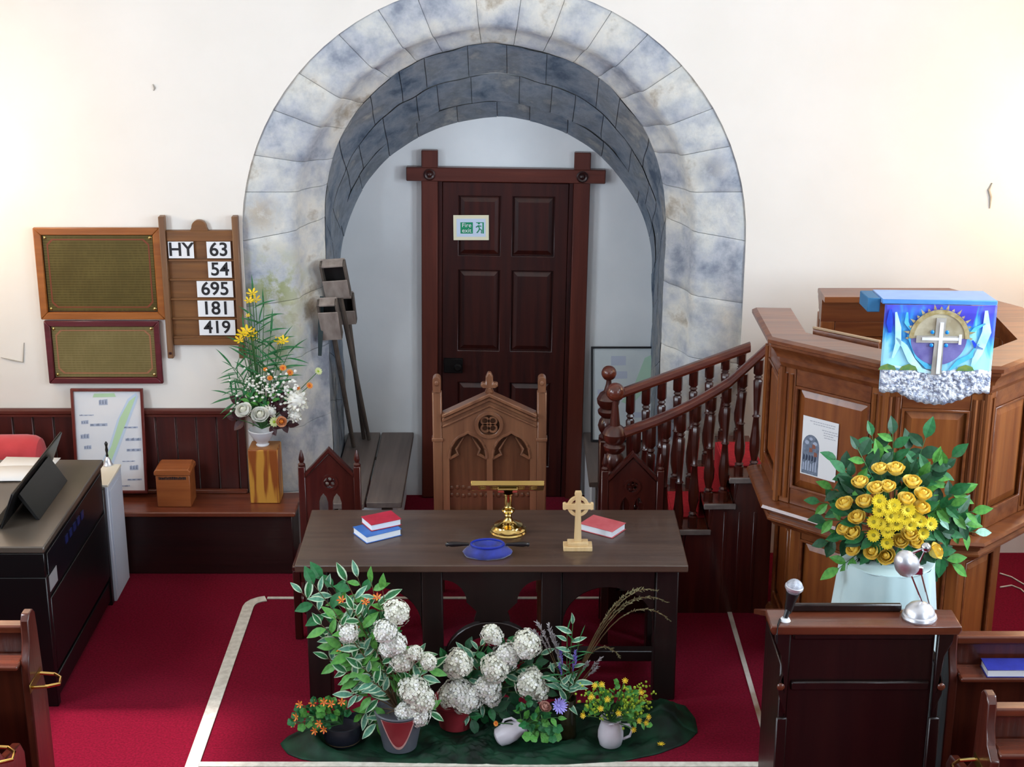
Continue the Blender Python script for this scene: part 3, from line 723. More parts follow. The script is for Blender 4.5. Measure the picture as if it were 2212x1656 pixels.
# ---------------------------------------------------------------- throne chair
TY = -.52
th = thing('throne_chair', 'tall carved oak throne with gabled traceried back behind the communion table', 'chair', (-.12, TY-.2, 0))
def tp(px, py): q = PY(px, py, TY-.04); return (q.x, q.z)
PXL, PXR = PY(945, 900, TY).x, PY(1170, 900, TY).x
cxm = (PXL+PXR)/2; hw = (PXR-PXL)/2
GZ = PY(1059, 846, TY).z; EZ = PY(960, 892, TY).z; SZ = .47
for s in (-1, 1):
    px_ = cxm+s*hw
    zt = PY(1000, 842, TY).z
    po = bx('back_post', w_throne, th, px_-.026, px_+.026, TY-.035, TY+.02, 0, zt, bevel=.007)
    # scrolled finial on the post
    zf = PY(1000, 812, TY).z
    mb = MB(); mb.plate([[(px_-.022, zt+.0005)] + [(px_-.022, zf-.012)] + list(reversed(arc(px_, zf-.012, .022, 0, 180, 8)))[1:] + [(px_+.022, zt+.0005)]], TY-.05, TY+.015)
    mb.build('post_finial', w_throne, po, bevel=.006)
    MB().ball((px_, TY-.052, zf-.025), .012, 8, 6, (1, .6, 1.3)).build('finial_boss', w_throne, po)
    zk = PY(1000, 945, TY).z
    bx('post_collar', w_throne, po, px_-.031, px_+.031, TY-.042, TY+.0205, zk-.010, zk+.010, bevel=.003)
xl, xr = PXL+.027, PXR-.027
out = [(xl, .30), (xr, .30), (xr, EZ), (cxm, GZ-.015), (xl, EZ)]
# tracery: two pointed lights and a roundel
QC = (cxm-.003, PY(1055, 913, TY).z); QR = .062
zs = PY(1010, 985, TY).z; hwid = (xr-xl)/2-.032
def light_(c, w_, z0, zs_, top):
    pts = [(c-w_, z0), (c+w_, z0), (c+w_, zs_)]
    for a in range(1, 8): 
        f = a/8; pts.append((c+w_*math.cos(f*PI/2)**.9*(1 if True else 0), zs_+(top-zs_)*math.sin(f*PI/2)))
    pts.append((c, top+.012))
    for a in range(7, 0, -1):
        f = a/8; pts.append((c-w_*math.cos(f*PI/2)**.9, zs_+(top-zs_)*math.sin(f*PI/2)))
    pts.append((c-w_, zs_)); return pts
lc = [cxm-hwid/2-.006, cxm+hwid/2+.006]; lw = hwid/2-.010
ltop = PY(1010, 934, TY).z
lts = [light_(c, lw, .36, zs, ltop) for c in lc]
MB().plate([out] + lts + [arc(QC[0], QC[1], QR, 0, 345, 23)], TY-.030, TY-.008).build('tracery', w_throne, th)
MB().plate([[(xl, .30), (xr, .30), (xr, EZ-.01), (cxm, GZ-.03), (xl, EZ-.01)]], TY-.0075, TY+.010).build('back_panel', w_throne_p, th)
for c, l in zip(lc, lts):     # cusped inner moulding of each light
    top = [p for p in l if p[1] >= zs-.001]
    pts = [Vector((p[0], TY-.030, p[1])) for p in l[2:]]
    MB().tube(pts, .008, 6).build('light_moulding', w_throne, th)
    for s in (-1, 1):
        q = [Vector((c+s*lw*.98, TY-.022, zs-.005)), Vector((c+s*lw*.55, TY-.022, zs+.02)), Vector((c+s*lw*.62, TY-.022, zs+.05)), Vector((c+s*lw*.25, TY-.022, ltop-.02))]
        MB().tube(q, [.009, .010, .008, .004], 6).build('cusp', w_throne, th)
MB().plate([arc(QC[0], QC[1], QR+.018, 0, 345, 23), arc(QC[0], QC[1], QR-.004, 0, 345, 23)], TY-.042, TY-.0305).build('roundel_ring', w_throne, th, bevel=.003)
mb = MB()
for k in range(4):
    a = PI/2*k+PI/4; mb.plate([arc(QC[0]+.030*math.cos(a), QC[1]+.030*math.sin(a), .026, 0, 330, 11), arc(QC[0]+.030*math.cos(a), QC[1]+.030*math.sin(a), .016, 0, 330, 11)], TY-.030, TY-.014)
mb.build('quatrefoil', w_throne, th)
def gable(off, th_, y0, y1, name):
    o = [(xl-.0, EZ+off), (cxm, GZ+off), (xr+.0, EZ+off), (xr, EZ+off-th_), (cxm, GZ+off-th_), (xl, EZ+off-th_)]
    MB().plate([o], y0, y1).build(name, w_throne, th, bevel=.004)
gable(.010, .022, TY-.062, TY+.016, 'gable_coping'); gable(-.016, .022, TY-.048, TY-.0305, 'gable_moulding')
gable(-.060, .014, TY-.040, TY-.0305, 'gable_bead')
fz = GZ+.008; F = lambda pts: [(cxm+x, fz+z) for x, z in pts]
MB().plate([F([(-.026, -.004), (.026, -.004), (.012, .028), (.04, .028), (.050, .042), (.036, .058), (.020, .052), (.020, .085), (.010, .108), (0, .116), (-.010, .108), (-.020, .085), (-.020, .052), (-.036, .058), (-.050, .042), (-.04, .028), (-.012, .028)])], TY-.045, TY+.0).build('finial', w_throne, th, bevel=.006)
bx('mid_rail', w_throne, th, xl+.03, xr-.03, TY-.034, TY-.0305, .36, .385, bevel=0)
mb = MB()
for k in range(14):
    for j in range(2):
        x = xl+.045+k*(xr-xl-.09)/13; mb.ball((x, TY-.0085, .585+j*.045+rnd(-.004, .004)), .014, 6, 4, (1, .45, 1))
mb.build('carved_leaf_frieze', w_throne_p, th)
bx('seat', w_throne, th, PXL-.01, PXR+.01, TY-.50, TY-.036, .41, .445, bevel=.006)
bx('seat_cushion', redcloth, th, PXL+.03, PXR-.03, TY-.48, TY-.06, .4455, .49, bevel=.015, seg=2)
for s in (-1, 1):
    x = cxm+s*hw
    bx('front_leg', w_throne, th, x-.028, x+.028, TY-.50, TY-.445, 0, .409, bevel=.006)
    bx('side_rail', w_throne, th, x-.015, x+.015, TY-.444, TY-.036, .18, .24, bevel=.004)
bx('front_rail', w_throne, th, cxm-hw+.029, cxm+hw-.029, TY-.49, TY-.46, .33, .409, bevel=.004)

# ---------------------------------------------------------------- pair of low gothic chairs
def side_chair(cx, y, lab):
    t = thing('gothic_chair', lab, 'chair', (cx, y-.18, 0), 'pair of low gothic chairs behind the table')
    h = .165
    for s in (-1, 1):
        x = cx+s*(h-.018)
        p = bx('back_post', w_side, t, x-.019, x+.019, y-.02, y+.02, 0, .865, bevel=.004)
        MB().lathe([(.018, .8655), (.020, .875), (.010, .885), (.016, .90), (.012, .925), (.003, .955)], (x, y, 0), 8).build('finial', w_side, p)
    xa, xb = cx-h+.0375, cx+h-.0375
    o = [(xa, .42), (xb, .42), (xb, .80), (cx, .935), (xa, .80)]
    def lan(c): return [(c-.024, .46), (c+.024, .46), (c+.024, .66), (c+.015, .692), (c, .712), (c-.015, .692), (c-.024, .66)]
    MB().plate([o, lan(cx-.036), lan(cx+.036), arc(cx, .775, .034, 0, 330, 11)], y-.012, y+.012).build('back_panel', w_side, t, bevel=.003)
    MB().plate([[(xa-.002, .802), (cx, .942), (xb+.002, .802), (xb+.002, .830), (cx, .972), (xa-.002, .830)]], y-.024, y+.016).build('gable_coping', w_side, t, bevel=.004)
    MB().plate([arc(cx, .775, .045, 0, 345, 15), arc(cx, .775, .032, 0, 345, 15)], y-.019, y-.0125).build('roundel_ring', w_side, t)
    mb = MB()
    for k in range(3):
        a = PI/2+2*PI*k/3; mb.plate([arc(cx+.017*math.cos(a), .775+.017*math.sin(a), .018, 0, 330, 9), arc(cx+.017*math.cos(a), .775+.017*math.sin(a), .010, 0, 330, 9)], y-.008, y+.006)
    mb.build('trefoil', w_side, t)
    bx('seat', w_side, t, cx-h-.01, cx+h+.01, y-.33, y-.0205, .40, .43, bevel=.006)
    for s in (-1, 1):
        x = cx+s*(h-.01)
        bx('front_leg', w_side, t, x-.02, x+.02, y-.315, y-.275, 0, .399, bevel=.004)
        bx('side_rail', w_side, t, x-.009, x+.009, y-.274, y-.0205, .17, .22, bevel=.003)
    bx('front_rail', w_side, t, cx-h+.031, cx+h-.031, y-.31, y-.29, .33, .399, bevel=.003)
    return t
side_chair(PY(711, 1000, -.80).x, -.80, 'low dark gothic chair behind the table, in front of the grey plank seat')
side_chair(PY(1367, 1000, -.86).x, -.86, 'low dark gothic chair behind the table, in front of the stair newel')

# ---------------------------------------------------------------- communion table
TC = -.097; TX0, TX1 = TC-.932, TC+.932; TYF, TYB = -1.832, -1.15
tb = thing('communion_table', 'long dark wooden communion table with arched front, flowers before it', 'table', (TC, -1.5, 0))
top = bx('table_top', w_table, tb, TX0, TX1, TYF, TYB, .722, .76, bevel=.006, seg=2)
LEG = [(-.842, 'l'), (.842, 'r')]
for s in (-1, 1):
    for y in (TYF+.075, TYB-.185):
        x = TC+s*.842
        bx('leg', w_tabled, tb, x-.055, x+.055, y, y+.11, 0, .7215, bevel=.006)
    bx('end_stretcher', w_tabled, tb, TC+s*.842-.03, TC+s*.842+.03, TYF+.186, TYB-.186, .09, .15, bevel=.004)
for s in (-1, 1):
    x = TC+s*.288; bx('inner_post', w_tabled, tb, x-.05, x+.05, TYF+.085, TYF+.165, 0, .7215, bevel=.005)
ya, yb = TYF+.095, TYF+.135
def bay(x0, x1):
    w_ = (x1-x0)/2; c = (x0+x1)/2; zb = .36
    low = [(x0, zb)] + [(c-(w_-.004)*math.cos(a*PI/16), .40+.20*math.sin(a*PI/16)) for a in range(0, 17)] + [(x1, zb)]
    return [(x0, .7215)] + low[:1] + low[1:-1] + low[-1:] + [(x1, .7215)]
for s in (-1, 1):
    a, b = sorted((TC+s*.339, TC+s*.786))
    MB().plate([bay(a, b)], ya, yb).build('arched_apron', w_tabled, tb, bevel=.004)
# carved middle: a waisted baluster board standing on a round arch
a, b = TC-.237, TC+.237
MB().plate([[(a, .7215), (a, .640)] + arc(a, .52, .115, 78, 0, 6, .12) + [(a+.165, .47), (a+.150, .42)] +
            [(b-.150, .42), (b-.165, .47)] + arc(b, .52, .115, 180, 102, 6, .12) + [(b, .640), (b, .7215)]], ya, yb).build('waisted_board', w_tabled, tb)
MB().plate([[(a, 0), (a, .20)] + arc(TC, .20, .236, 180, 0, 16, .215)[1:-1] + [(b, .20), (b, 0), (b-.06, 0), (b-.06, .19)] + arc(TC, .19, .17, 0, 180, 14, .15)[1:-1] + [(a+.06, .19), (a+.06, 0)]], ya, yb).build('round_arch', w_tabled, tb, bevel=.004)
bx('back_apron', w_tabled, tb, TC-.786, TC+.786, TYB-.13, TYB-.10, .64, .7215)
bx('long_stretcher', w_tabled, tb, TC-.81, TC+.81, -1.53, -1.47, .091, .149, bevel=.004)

# ---------------------------------------------------------------- on the table
TZ = .7605
pages = mat('book_pages', '#e8ecf2', rough=.8, scale=60, stretch=(1, 1, 14))
def book(lab, c, wd, dp, h, rz, cover, z):
    t = thing('book', lab, 'book', (c[0], c[1], z)); R = Matrix.Translation((c[0], c[1], z)) @ Matrix.Rotation(math.radians(rz), 4, 'Z')
    q = .003
    bx('lower_cover', cover, t, -wd/2, wd/2, -dp/2, dp/2, 0, q, bevel=.001, M=R)
    bx('upper_cover', cover, t, -wd/2, wd/2, -dp/2, dp/2, h-q, h, bevel=.001, M=R)
    bx('page_block', pages, t, -wd/2+.004, wd/2-.006, -dp/2+.004, dp/2-.004, q+.0002, h-q-.0002, bevel=0, M=R)
    return t, R
c_red = mat('crimson_cover', '#a5122f', '#b81c3c', rough=.55, scale=20); c_pink = mat('pale_red_cover', '#c2535a', '#cc636a', rough=.55, scale=20)
c_blue = mat('blue_cover', '#2a5fae', '#356fc0', rough=.45, scale=20); c_navy = mat('deep_blue_cover', '#20267e', '#2a3192', rough=.4, scale=20)
q = PZ(815, 1146, .78)
book('thick blue-covered book lying under the crimson book on the table', (q.x, q.y), .195, .15, .036, 32, c_blue, TZ)
q = PZ(822, 1124, .815)
book('crimson book lying on top of the blue book on the table', (q.x+.004, q.y), .165, .125, .034, 29, c_red, TZ+.0365)
q = PZ(1302, 1136, .78)
book('pale red book lying behind the wooden cross on the table', (q.x, q.y), .19, .135, .036, -34, c_pink, TZ)
# brass stand
q = PZ(1098, 1150, .76); bc = Vector((q.x, q.y+.01, TZ))
bs = thing('book_stand', 'polished brass book stand with pierced sloping plate on a round foot', 'stand', bc)
MB().lathe([(.090, 0), (.092, .006), (.086, .012), (.088, .020), (.074, .030), (.070, .040), (.050, .046), (.030, .056), (.020, .070), (.017, .082)], bc, 28).build('foot', brass, bs)
MB().lathe([(.016, .0825), (.019, .090), (.015, .097), (.016, .104), (.030, .109), (.034, .116), (.030, .123), (.017, .129), (.022, .136), (.019, .142), (.019, .195), (.024, .200), (.024, .206)], bc, 20).build('stem', brass, bs)
zt = bc.z+.2065
Mp = frame_of((bc.x-.003, bc.y, zt+.030), (1, 0, 0), (0, .89, -.46)); hw_ = .178
holes = [[(x+.022*math.cos(2*PI*k/10), z+.030*math.sin(2*PI*k/10)) for k in range(10)] for x in (-.125, -.065, .065, .125) for z in (-.06, .035)]
MB(Mp).plate([[(-hw_, -.125), (hw_, -.125), (hw_, .10), (hw_-.03, .125), (-hw_+.03, .125), (-hw_, .10)]] + holes, -.004, .004).build('book_plate', brass_dim, bs, bevel=.001)
MB(Mp).box(-hw_, hw_, -.020, .0045, -.134, -.1255).build('top_edge', brass, bs, bevel=.002)
MB(Mp).box(-hw_, hw_, -.045, .0045, .1255, .134).build('book_ledge', brass, bs, bevel=.002)
MB(Mp).box(-.05, .05, .0045, .020, -.05, .06).build('hinge_block', brass, bs, bevel=.003)
# celtic cross
q = PZ(1248, 1188, .76); cc = Vector((q.x, q.y+.02, TZ))
kx = thing('celtic_cross', 'small pale wooden celtic cross on a stepped base', 'cross', cc)
M = Matrix.Translation(cc)
bx('lower_step', w_cross, kx, -.070, .070, -.038, .038, 0, .022, bevel=.002, M=M); bx('upper_step', w_cross, kx, -.050, .050, -.026, .026, .0222, .040, bevel=.002, M=M)
H = .298; zc = .222
MB(M).plate([[(-.018, .0402), (.018, .0402), (.013, zc-.016), (.058, zc-.013), (.062, zc-.018), (.074, zc-.014), (.074, zc+.014), (.062, zc+.018), (.058, zc+.013), (.014, zc+.015), (.012, H-.022), (.018, H-.016), (.014, H), (-.014, H), (-.018, H-.016), (-.012, H-.022), (-.014, zc+.015),
      (-.058, zc+.013), (-.062, zc+.018), (-.074, zc+.014), (-.074, zc-.014), (-.062, zc-.018), (-.058, zc-.013), (-.013, zc-.016)]], -.012, .012).build('cross', w_cross, kx, bevel=.0015)
MB(M).plate([arc(0, zc, .052, 0, 352, 31), arc(0, zc, .036, 0, 352, 31)], -.0085, .0085).build('ring', w_cross, kx, bevel=.001)
# collection bag
velvet = mat('blue_velvet', '#0b1768', '#152a98', rough=.7, scale=14, sheen=.6, bump=.1)
q = PZ(1053, 1196, .765); c0 = Vector((q.x, q.y+.012, TZ))
cbg = thing('collection_bag', 'blue velvet collection bag with two dark turned handles on the table edge', 'bag', c0)
mb = MB()
mb.lathe([(.115, .0), (.120, .012), (.105, .028), (.088, .040), (.078, .046), (.066, .044), (.060, .030), (.02, .022)], c0, 24)
for i, v in enumerate(mb.v):
    d = v-c0; v.y = c0.y + d.y*.68; v += Vector((noise.noise(v*30)*.006, noise.noise(v*30+Vector((3, 1, 2)))*.006, abs(noise.noise(v*22))*.006))
mb.build('pouch', velvet, cbg, smooth=80)
MB().tube([c0+Vector((.078*math.cos(a*PI/12), .055*math.sin(a*PI/12), .052)) for a in range(25)], .006, 6).build('rim_hoop', mat('hoop_blue', '#1a2f9c', rough=.3), cbg)
for s in (-1, 1):
    Mh = Matrix.Translation(c0+Vector((s*.088, 0, .05))) @ Matrix.Rotation(s*PI/2, 4, 'Y')
    MB(Mh).lathe([(.006, 0), (.008, .01), (.009, .03), (.012, .06), (.013, .085), (.009, .10), (.013, .106), (.007, .114)], n=12).build('handle', mat('ebony', '#140f12', rough=.3), cbg)

# ---------------------------------------------------------------- pulpit
PW = [(1.24, -.86), (1.24, -1.39), (1.70, -1.80), (2.215, -1.865), (2.60, -1.50), (2.62, -.85), (2.34, -.46), (1.64, -.46)]
def offs(path, d, closed=False):
    P = [Vector(p) for p in path]; n = len(P); o = []
    for i in range(n):
        a = P[i]-P[i-1] if (i > 0 or closed) else P[1]-P[0]; b = P[(i+1) % n]-P[i] if (i < n-1 or closed) else P[i]-P[i-1]
        na = Vector((a.y, -a.x)).normalized(); nb = Vector((b.y, -b.x)).normalized(); q = na+nb; q = q/max(q.dot(na), .3)
        o.append((P[i].x+q.x*d, P[i].y+q.y*d))
    return o
pu = thing('pulpit', 'large panelled oak pulpit with moulded rim, hung with a blue embroidered fall', 'pulpit', (1.95, -1.15, 0))
RIM, Z0, Z1 = 1.75, .90, 1.60
BODY = offs(PW, -.075)
def panel_face(parent, p, q, z0, z1, st=.075, rl=.085, thick=.045, reeds=True, m=(w_pul, w_pul_x, w_pul_p)):
    p = Vector(p); q = Vector(q); u = (q-p); W_ = u.length; u.normalize()
    M = frame_of((p.x, p.y, 0), (u.x, u.y, 0), (0, 0, 1))
    for a in (0, W_-st):
        s = bx('stile', m[0], parent, a+.001, a+st-.001, 0, thick, z0, z1, bevel=.003, M=M)
        if reeds:
            mb = MB(M)
            for k in range(2): mb.tube([(a+st*(.28+.44*k), -.002, z0+.03), (a+st*(.28+.44*k), -.002, z1-.03)], .010, 6)
            mb.build('reeding', m[0], s)
    bx('rail', m[1], parent, st+.0005, W_-st-.0005, .002, thick-.002, z1-rl, z1, bevel=.003, M=M); bx('rail', m[1], parent, st+.0005, W_-st-.0005, .002, thick-.002, z0, z0+rl, bevel=.003, M=M)
    mb = MB(); raised(mb, st+.001, W_-st-.001, z0+rl+.001, z1-rl-.001, .026, h=.018, e=.05, g=.002, M=M); mb.build('panel', m[2], parent, smooth=15)
    o = [(st, z0+rl), (W_-st, z0+rl), (W_-st, z1-rl), (st, z1-rl)]; g = .014
    i_ = [(st+g, z0+rl+g), (W_-st-g, z0+rl+g), (W_-st-g, z1-rl-g), (st+g, z1-rl-g)]
    MB(M).plate([o, i_], -.004, .010).build('panel_bead', m[1], parent, bevel=.003)
for i in range(7): panel_face(pu, BODY[i], BODY[i+1], Z0, Z1)
MB().sweep(PW, [(-.185, 1.722), (-.185, 1.752), (-.01, 1.755), (.012, 1.745), (.012, 1.728), (-.004, 1.72), (-.004, 1.708), (-.022, 1.69), (-.036, 1.668), (-.040, 1.652), (-.055, 1.648), (-.055, 1.625), (-.068, 1.601), (-.12, 1.601), (-.12, 1.722)]).build('rim_moulding', w_pul_x, pu, smooth=25)
MB().sweep(PW, [(-.115, .899), (-.072, .899), (-.03, .893), (-.005, .886), (.002, .872), (-.012, .858), (-.03, .852), (-.03, .842), (-.045, .824), (-.034, .812), (-.034, .802), (-.056, .786), (-.070, .768), (-.115, .768)]).build('base_moulding', w_pul_x, pu, smooth=25)
STEM = offs(PW, -.165); cl = STEM + [STEM[0]]
for i in range(7): panel_face(pu, STEM[i], STEM[i+1], .10, .767, st=.06, rl=.08, reeds=False)
MB().sweep(PW, [(-.21, .0), (-.14, .0), (-.14, .075), (-.155, .099), (-.21, .099)]).build('plinth', w_pul_x, pu)
MB().prism([(x, y, .80) for x, y in offs(PW, -.13)], (0, 0, .03)).build('pulpit_floor', w_pul, pu)
# ledge board inside the rim
q0 = PZ(1702, 672, 1.70); 
M = frame_of((1.47, -1.27, 1.70), (.62, -.54, 0), (0, .18, 1))
bx('inner_bookboard', w_pul_x, pu, 0, .36, -.01, .012, -.10, .06, bevel=.003, M=M)
bx('inner_bookboard_edge', mat('pale_oak_edge', '#a88a68', rough=.4), pu, 0, .36, -.012, .014, .0605, .070, bevel=.002, M=M)
# corner shafts
for i in (1, 2, 3, 4):
    x, y = BODY[i]; q = MB().tube([(x, y, Z0), (x, y, Z1)], .017, 8).build('corner_shaft', w_pul, pu)
# back board rising behind
bx('seat_back', w_pul, pu, 1.66, 2.32, -.405, -.37, .84, 1.60)

# fall
fallB = Vector((BODY[2][0], BODY[2][1])); fallE = Vector((BODY[3][0], BODY[3][1])); uu = (fallE-fallB).normalized()
FY = -1.99
a = PY(1912, 655, FY); b = PY(2152, 660, FY); d0 = PY(1911, 840, FY); e0 = PY(2141, 840, FY)
Wf = (b.x-a.x); ztop = (a.z+b.z)/2; zbot = (d0.z+e0.z)/2; Hf = ztop-zbot
M = frame_of((a.x, FY, zbot), (1, -.05, 0), (0, 0, 1))
fa = thing('pulpit_fall', 'blue embroidered hanging with cross, rays and silver lace border on the pulpit', 'hanging', (a.x+Wf/2, FY, zbot))
def fallmat():
    m = bpy.data.materials.new('woven_blue'); m.use_nodes = True; nt = m.node_tree; N = nt.nodes; L = nt.links
    b_ = N['Principled BSDF']; b_.inputs['Roughness'].default_value = .45; b_.inputs['Sheen Weight'].default_value = .4
    tc = N.new('ShaderNodeTexCoord'); mp = N.new('ShaderNodeMapping'); mp.inputs['Scale'].default_value = (9, 1, 3.0); L.new(tc.outputs['Object'], mp.inputs[0])
    nz = N.new('ShaderNodeTexNoise'); nz.inputs['Scale'].default_value = 1.1; nz.inputs['Detail'].default_value = 3; nz.inputs['Distortion'].default_value = 1.2; L.new(mp.outputs[0], nz.inputs[0])
    sx = N.new('ShaderNodeSeparateXYZ'); L.new(tc.outputs['Object'], sx.inputs[0])
    mr = N.new('ShaderNodeMapRange'); mr.inputs[1].default_value = Hf; mr.inputs[2].default_value = 0; L.new(sx.outputs['Z'], mr.inputs[0])
    ad = N.new('ShaderNodeMath'); ad.operation = 'MULTIPLY_ADD'; ad.inputs[1].default_value = 1.25; L.new(nz.outputs['Fac'], ad.inputs[0])
    ml = N.new('ShaderNodeMath'); ml.operation = 'MULTIPLY'; ml.inputs[1].default_value = .62; L.new(mr.outputs[0], ml.inputs[0]); L.new(ml.outputs[0], ad.inputs[2])
    cr = N.new('ShaderNodeValToRGB'); L.new(ad.outputs[0], cr.inputs[0]); E = cr.color_ramp.elements
    E[0].position = .60; E[0].color = lin('#3a35c0'); E[1].position = 1.2 if False else 1.0; E[1].color = lin('#9fe2fa')
    for p_, c_ in ((.70, '#2c55e0'), (.80, '#2f92e8'), (.90, '#5cc2f4')): e = E.new(p_); e.color = lin(c_)
    L.new(cr.outputs[0], b_.inputs['Base Color']); return m
fb = fallmat()
def wavy(u): return -.004*math.sin(u*11)-.002*math.sin(u*23+1)
sh = MB(M).grid(lambda u, v: (Wf*u, wavy(u), Hf*v), 40, 10).build('cloth', fb, fa)
sd = sh.modifiers.new('t', 'SOLIDIFY'); sd.thickness = .004; sd.offset = 1 if False else -1
lace = mat('silver_lace', '#8f96ad', '#eef2fb', rough=.3, metal=.35, scale=55, detail=3, bump=.6, bscale=60, lo=.42, hi=.58)
def lowedge(u): return -.008 - .055*max(0, math.sin((u-.18)/.66*PI) if .18 < u < .84 else 0)**.8 - .006*math.sin(u*40)**2
mb = MB(M).grid(lambda u, v: (Wf*u, wavy(u)-.006-.004*v, (.095)*(1-v)+lowedge(u)*v + .004*math.sin(u*30)*(1-v)), 60, 6)
lc_ = mb.build('lace_border', lace, fa); sd = lc_.modifiers.new('t', 'SOLIDIFY'); sd.thickness = .003
mb = MB(M)
for k in range(90):
    u = rnd(.02, .98); mb.ball((Wf*u, wavy(u)-.010, rnd(lowedge(u)+.012, .088)), rnd(.006, .012), 6, 4, (1, .5, .8))
mb.build('lace_flowers', lace, fa, kind='stuff')
CXf, CZf = Wf*.50, Hf*.62; yf = -.0085
gold = mat('gold_thread', '#b9a468', '#e2d6a8', rough=.3, metal=.5, scale=30); palegold = mat('pale_gold', '#a99c7e', '#cfc7ad', rough=.4, metal=.3, scale=14); mauve = mat('mauve_cloth', '#5a5296', '#7d78b4', rough=.5, scale=14)
R_ = Wf*.255; shine = mat('painted_silver_shine', '#dfe3ee', '#f2f4fa', rough=.4, scale=20)  # matte white stands in for the silver shine on the cross
MB(M).plate([arc(CXf, CZf, R_, 0, 180, 20)], yf-.002, yf).build('sun_disc', palegold, fa)
MB(M).plate([arc(CXf, CZf-.0005, R_*.98, 180, 360, 20)], yf-.002, yf).build('lower_disc', mauve, fa)
ringm = MB(M).plate([arc(CXf, CZf, R_*1.06, 0, 180, 24) + arc(CXf, CZf, R_*.90, 180, 0, 24)], yf-.006, yf-.0022).build('sun_ring', gold, fa)
for k in range(17):
    an = math.radians(0+180*k/16); r0, r1 = R_*1.08, R_*(1.28 if k % 2 else 1.18); w_ = .05
    MB(M).plate([[(CXf+r0*math.cos(an-w_), CZf+r0*math.sin(an-w_)), (CXf+r1*math.cos(an), CZf+r1*math.sin(an)), (CXf+r0*math.cos(an+w_), CZf+r0*math.sin(an+w_))]], yf-.004, yf-.001).build('sun_ray', gold, fa)
sx_, sz_ = .030, .030
MB(M).plate([[(CXf-.024, CZf-.165), (CXf+.022, CZf-.165), (CXf+.020, CZf-.018), (CXf+.095, CZf-.018), (CXf+.095, CZf+.014), (CXf+.022, CZf+.014), (CXf+.024, CZf+.095), (CXf-.018, CZf+.095), (CXf-.020, CZf+.014), (CXf-.10, CZf+.014), (CXf-.10, CZf-.018), (CXf-.020, CZf-.018)]], yf-.010, yf-.0062).build('cross', mat('cross_bronze', '#a09b92', '#c4c0b8', rough=.35, metal=.3, scale=10), fa, bevel=.002)
MB(M).plate([[(CXf-.002, CZf-.16), (CXf+.014, CZf-.16), (CXf+.014, CZf+.075), (CXf-.002, CZf+.075)], ], yf-.0125, yf-.0102).build('cross_shine_bar', shine, fa)
MB(M).plate([[(CXf-.075, CZf-.006), (CXf-.0025, CZf-.006), (CXf-.0025, CZf+.006), (CXf-.075, CZf+.006)]], yf-.0125, yf-.0102).build('cross_shine_bar', shine, fa)
MB(M).plate([[(CXf+.0145, CZf-.006), (CXf+.086, CZf-.006), (CXf+.086, CZf+.006), (CXf+.0145, CZf+.006)]], yf-.0125, yf-.0102).build('cross_shine_bar', shine, fa)
MB(M).plate([[(CXf+.084, CZf-.024), (CXf+.096, CZf-.024), (CXf+.096, CZf+.022), (CXf+.084, CZf+.022)]], yf-.0135, yf-.0126).build('cross_shine_bar', shine, fa)
for s, t_ in ((-1, 1), (1, 1), (-1, -1), (1, -1)):
    MB(M).ball((CXf+s*.032, yf-.008, CZf+t_*.030), .009, 8, 6, (1, .4, 1)).build('blue_bead', mat('bead_blue', '#1688d8', rough=.25), fa)
def swoosh(pts, m, w_):
    n = len(pts); mb = MB(M); l = []; r = []
    for i, (x, z) in enumerate(pts):
        a_ = Vector(pts[max(i-1, 0)]); b_ = Vector(pts[min(i+1, n-1)]); d = (b_-a_).normalized(); q = Vector((-d.y, d.x))*w_*math.sin(PI*(i+.35)/(n-.3))
        l.append((x+q.x, z+q.y)); r.append((x-q.x, z-q.y))
    mb.plate([[(x*Wf, z*Hf) for x, z in l+r[::-1]]], yf-.0012, yf+.0005).build('water_swirl', m, fa)
ice = mat('ice_blue', '#a8e6fb', '#d2f3fd', rough=.4, scale=20); sky = mat('bright_sky_blue', '#3fb4f0', '#66caf6', rough=.4, scale=20); deep = mat('royal_blue', '#1d46d0', '#2a58de', rough=.4, scale=20)
swoosh([(.12, .62), (.2, .52), (.27, .36), (.36, .24), (.5, .20)], ice, .035); swoosh([(.22, .66), (.27, .55), (.33, .40), (.42, .28), (.55, .24)], sky, .03)
swoosh([(.10, .92), (.13, .74), (.14, .55), (.10, .38)], ice, .03); swoosh([(.90, .95), (.92, .7), (.86, .45), (.82, .3)], ice, .045); swoosh([(.62, .25), (.70, .35), (.8, .42), (.86, .56)], sky, .03)
swoosh([(.76, .66), (.82, .74), (.90, .80)], sky, .02); swoosh([(.25, .7), (.2, .8), (.2, .92)], sky, .02); swoosh([(.05, .95), (.05, .8), (.06, .68)], deep, .03); swoosh([(.80, .60), (.84, .52), (.9, .5)], deep, .02); swoosh([(.06, .3), (.18, .27), (.3, .25)], ice, .015)
grn = mat('moss_green', '#3f7a46', '#7d8f3c', rough=.6, scale=30)
for u in (.06, .25, .76): MB(M).plate([[(Wf*u-.04, .094), (Wf*u+.04, .094), (Wf*u+.03, .112), (Wf*u, .122), (Wf*u-.03, .11)]], yf-.003, yf).build('green_patch', grn, fa)
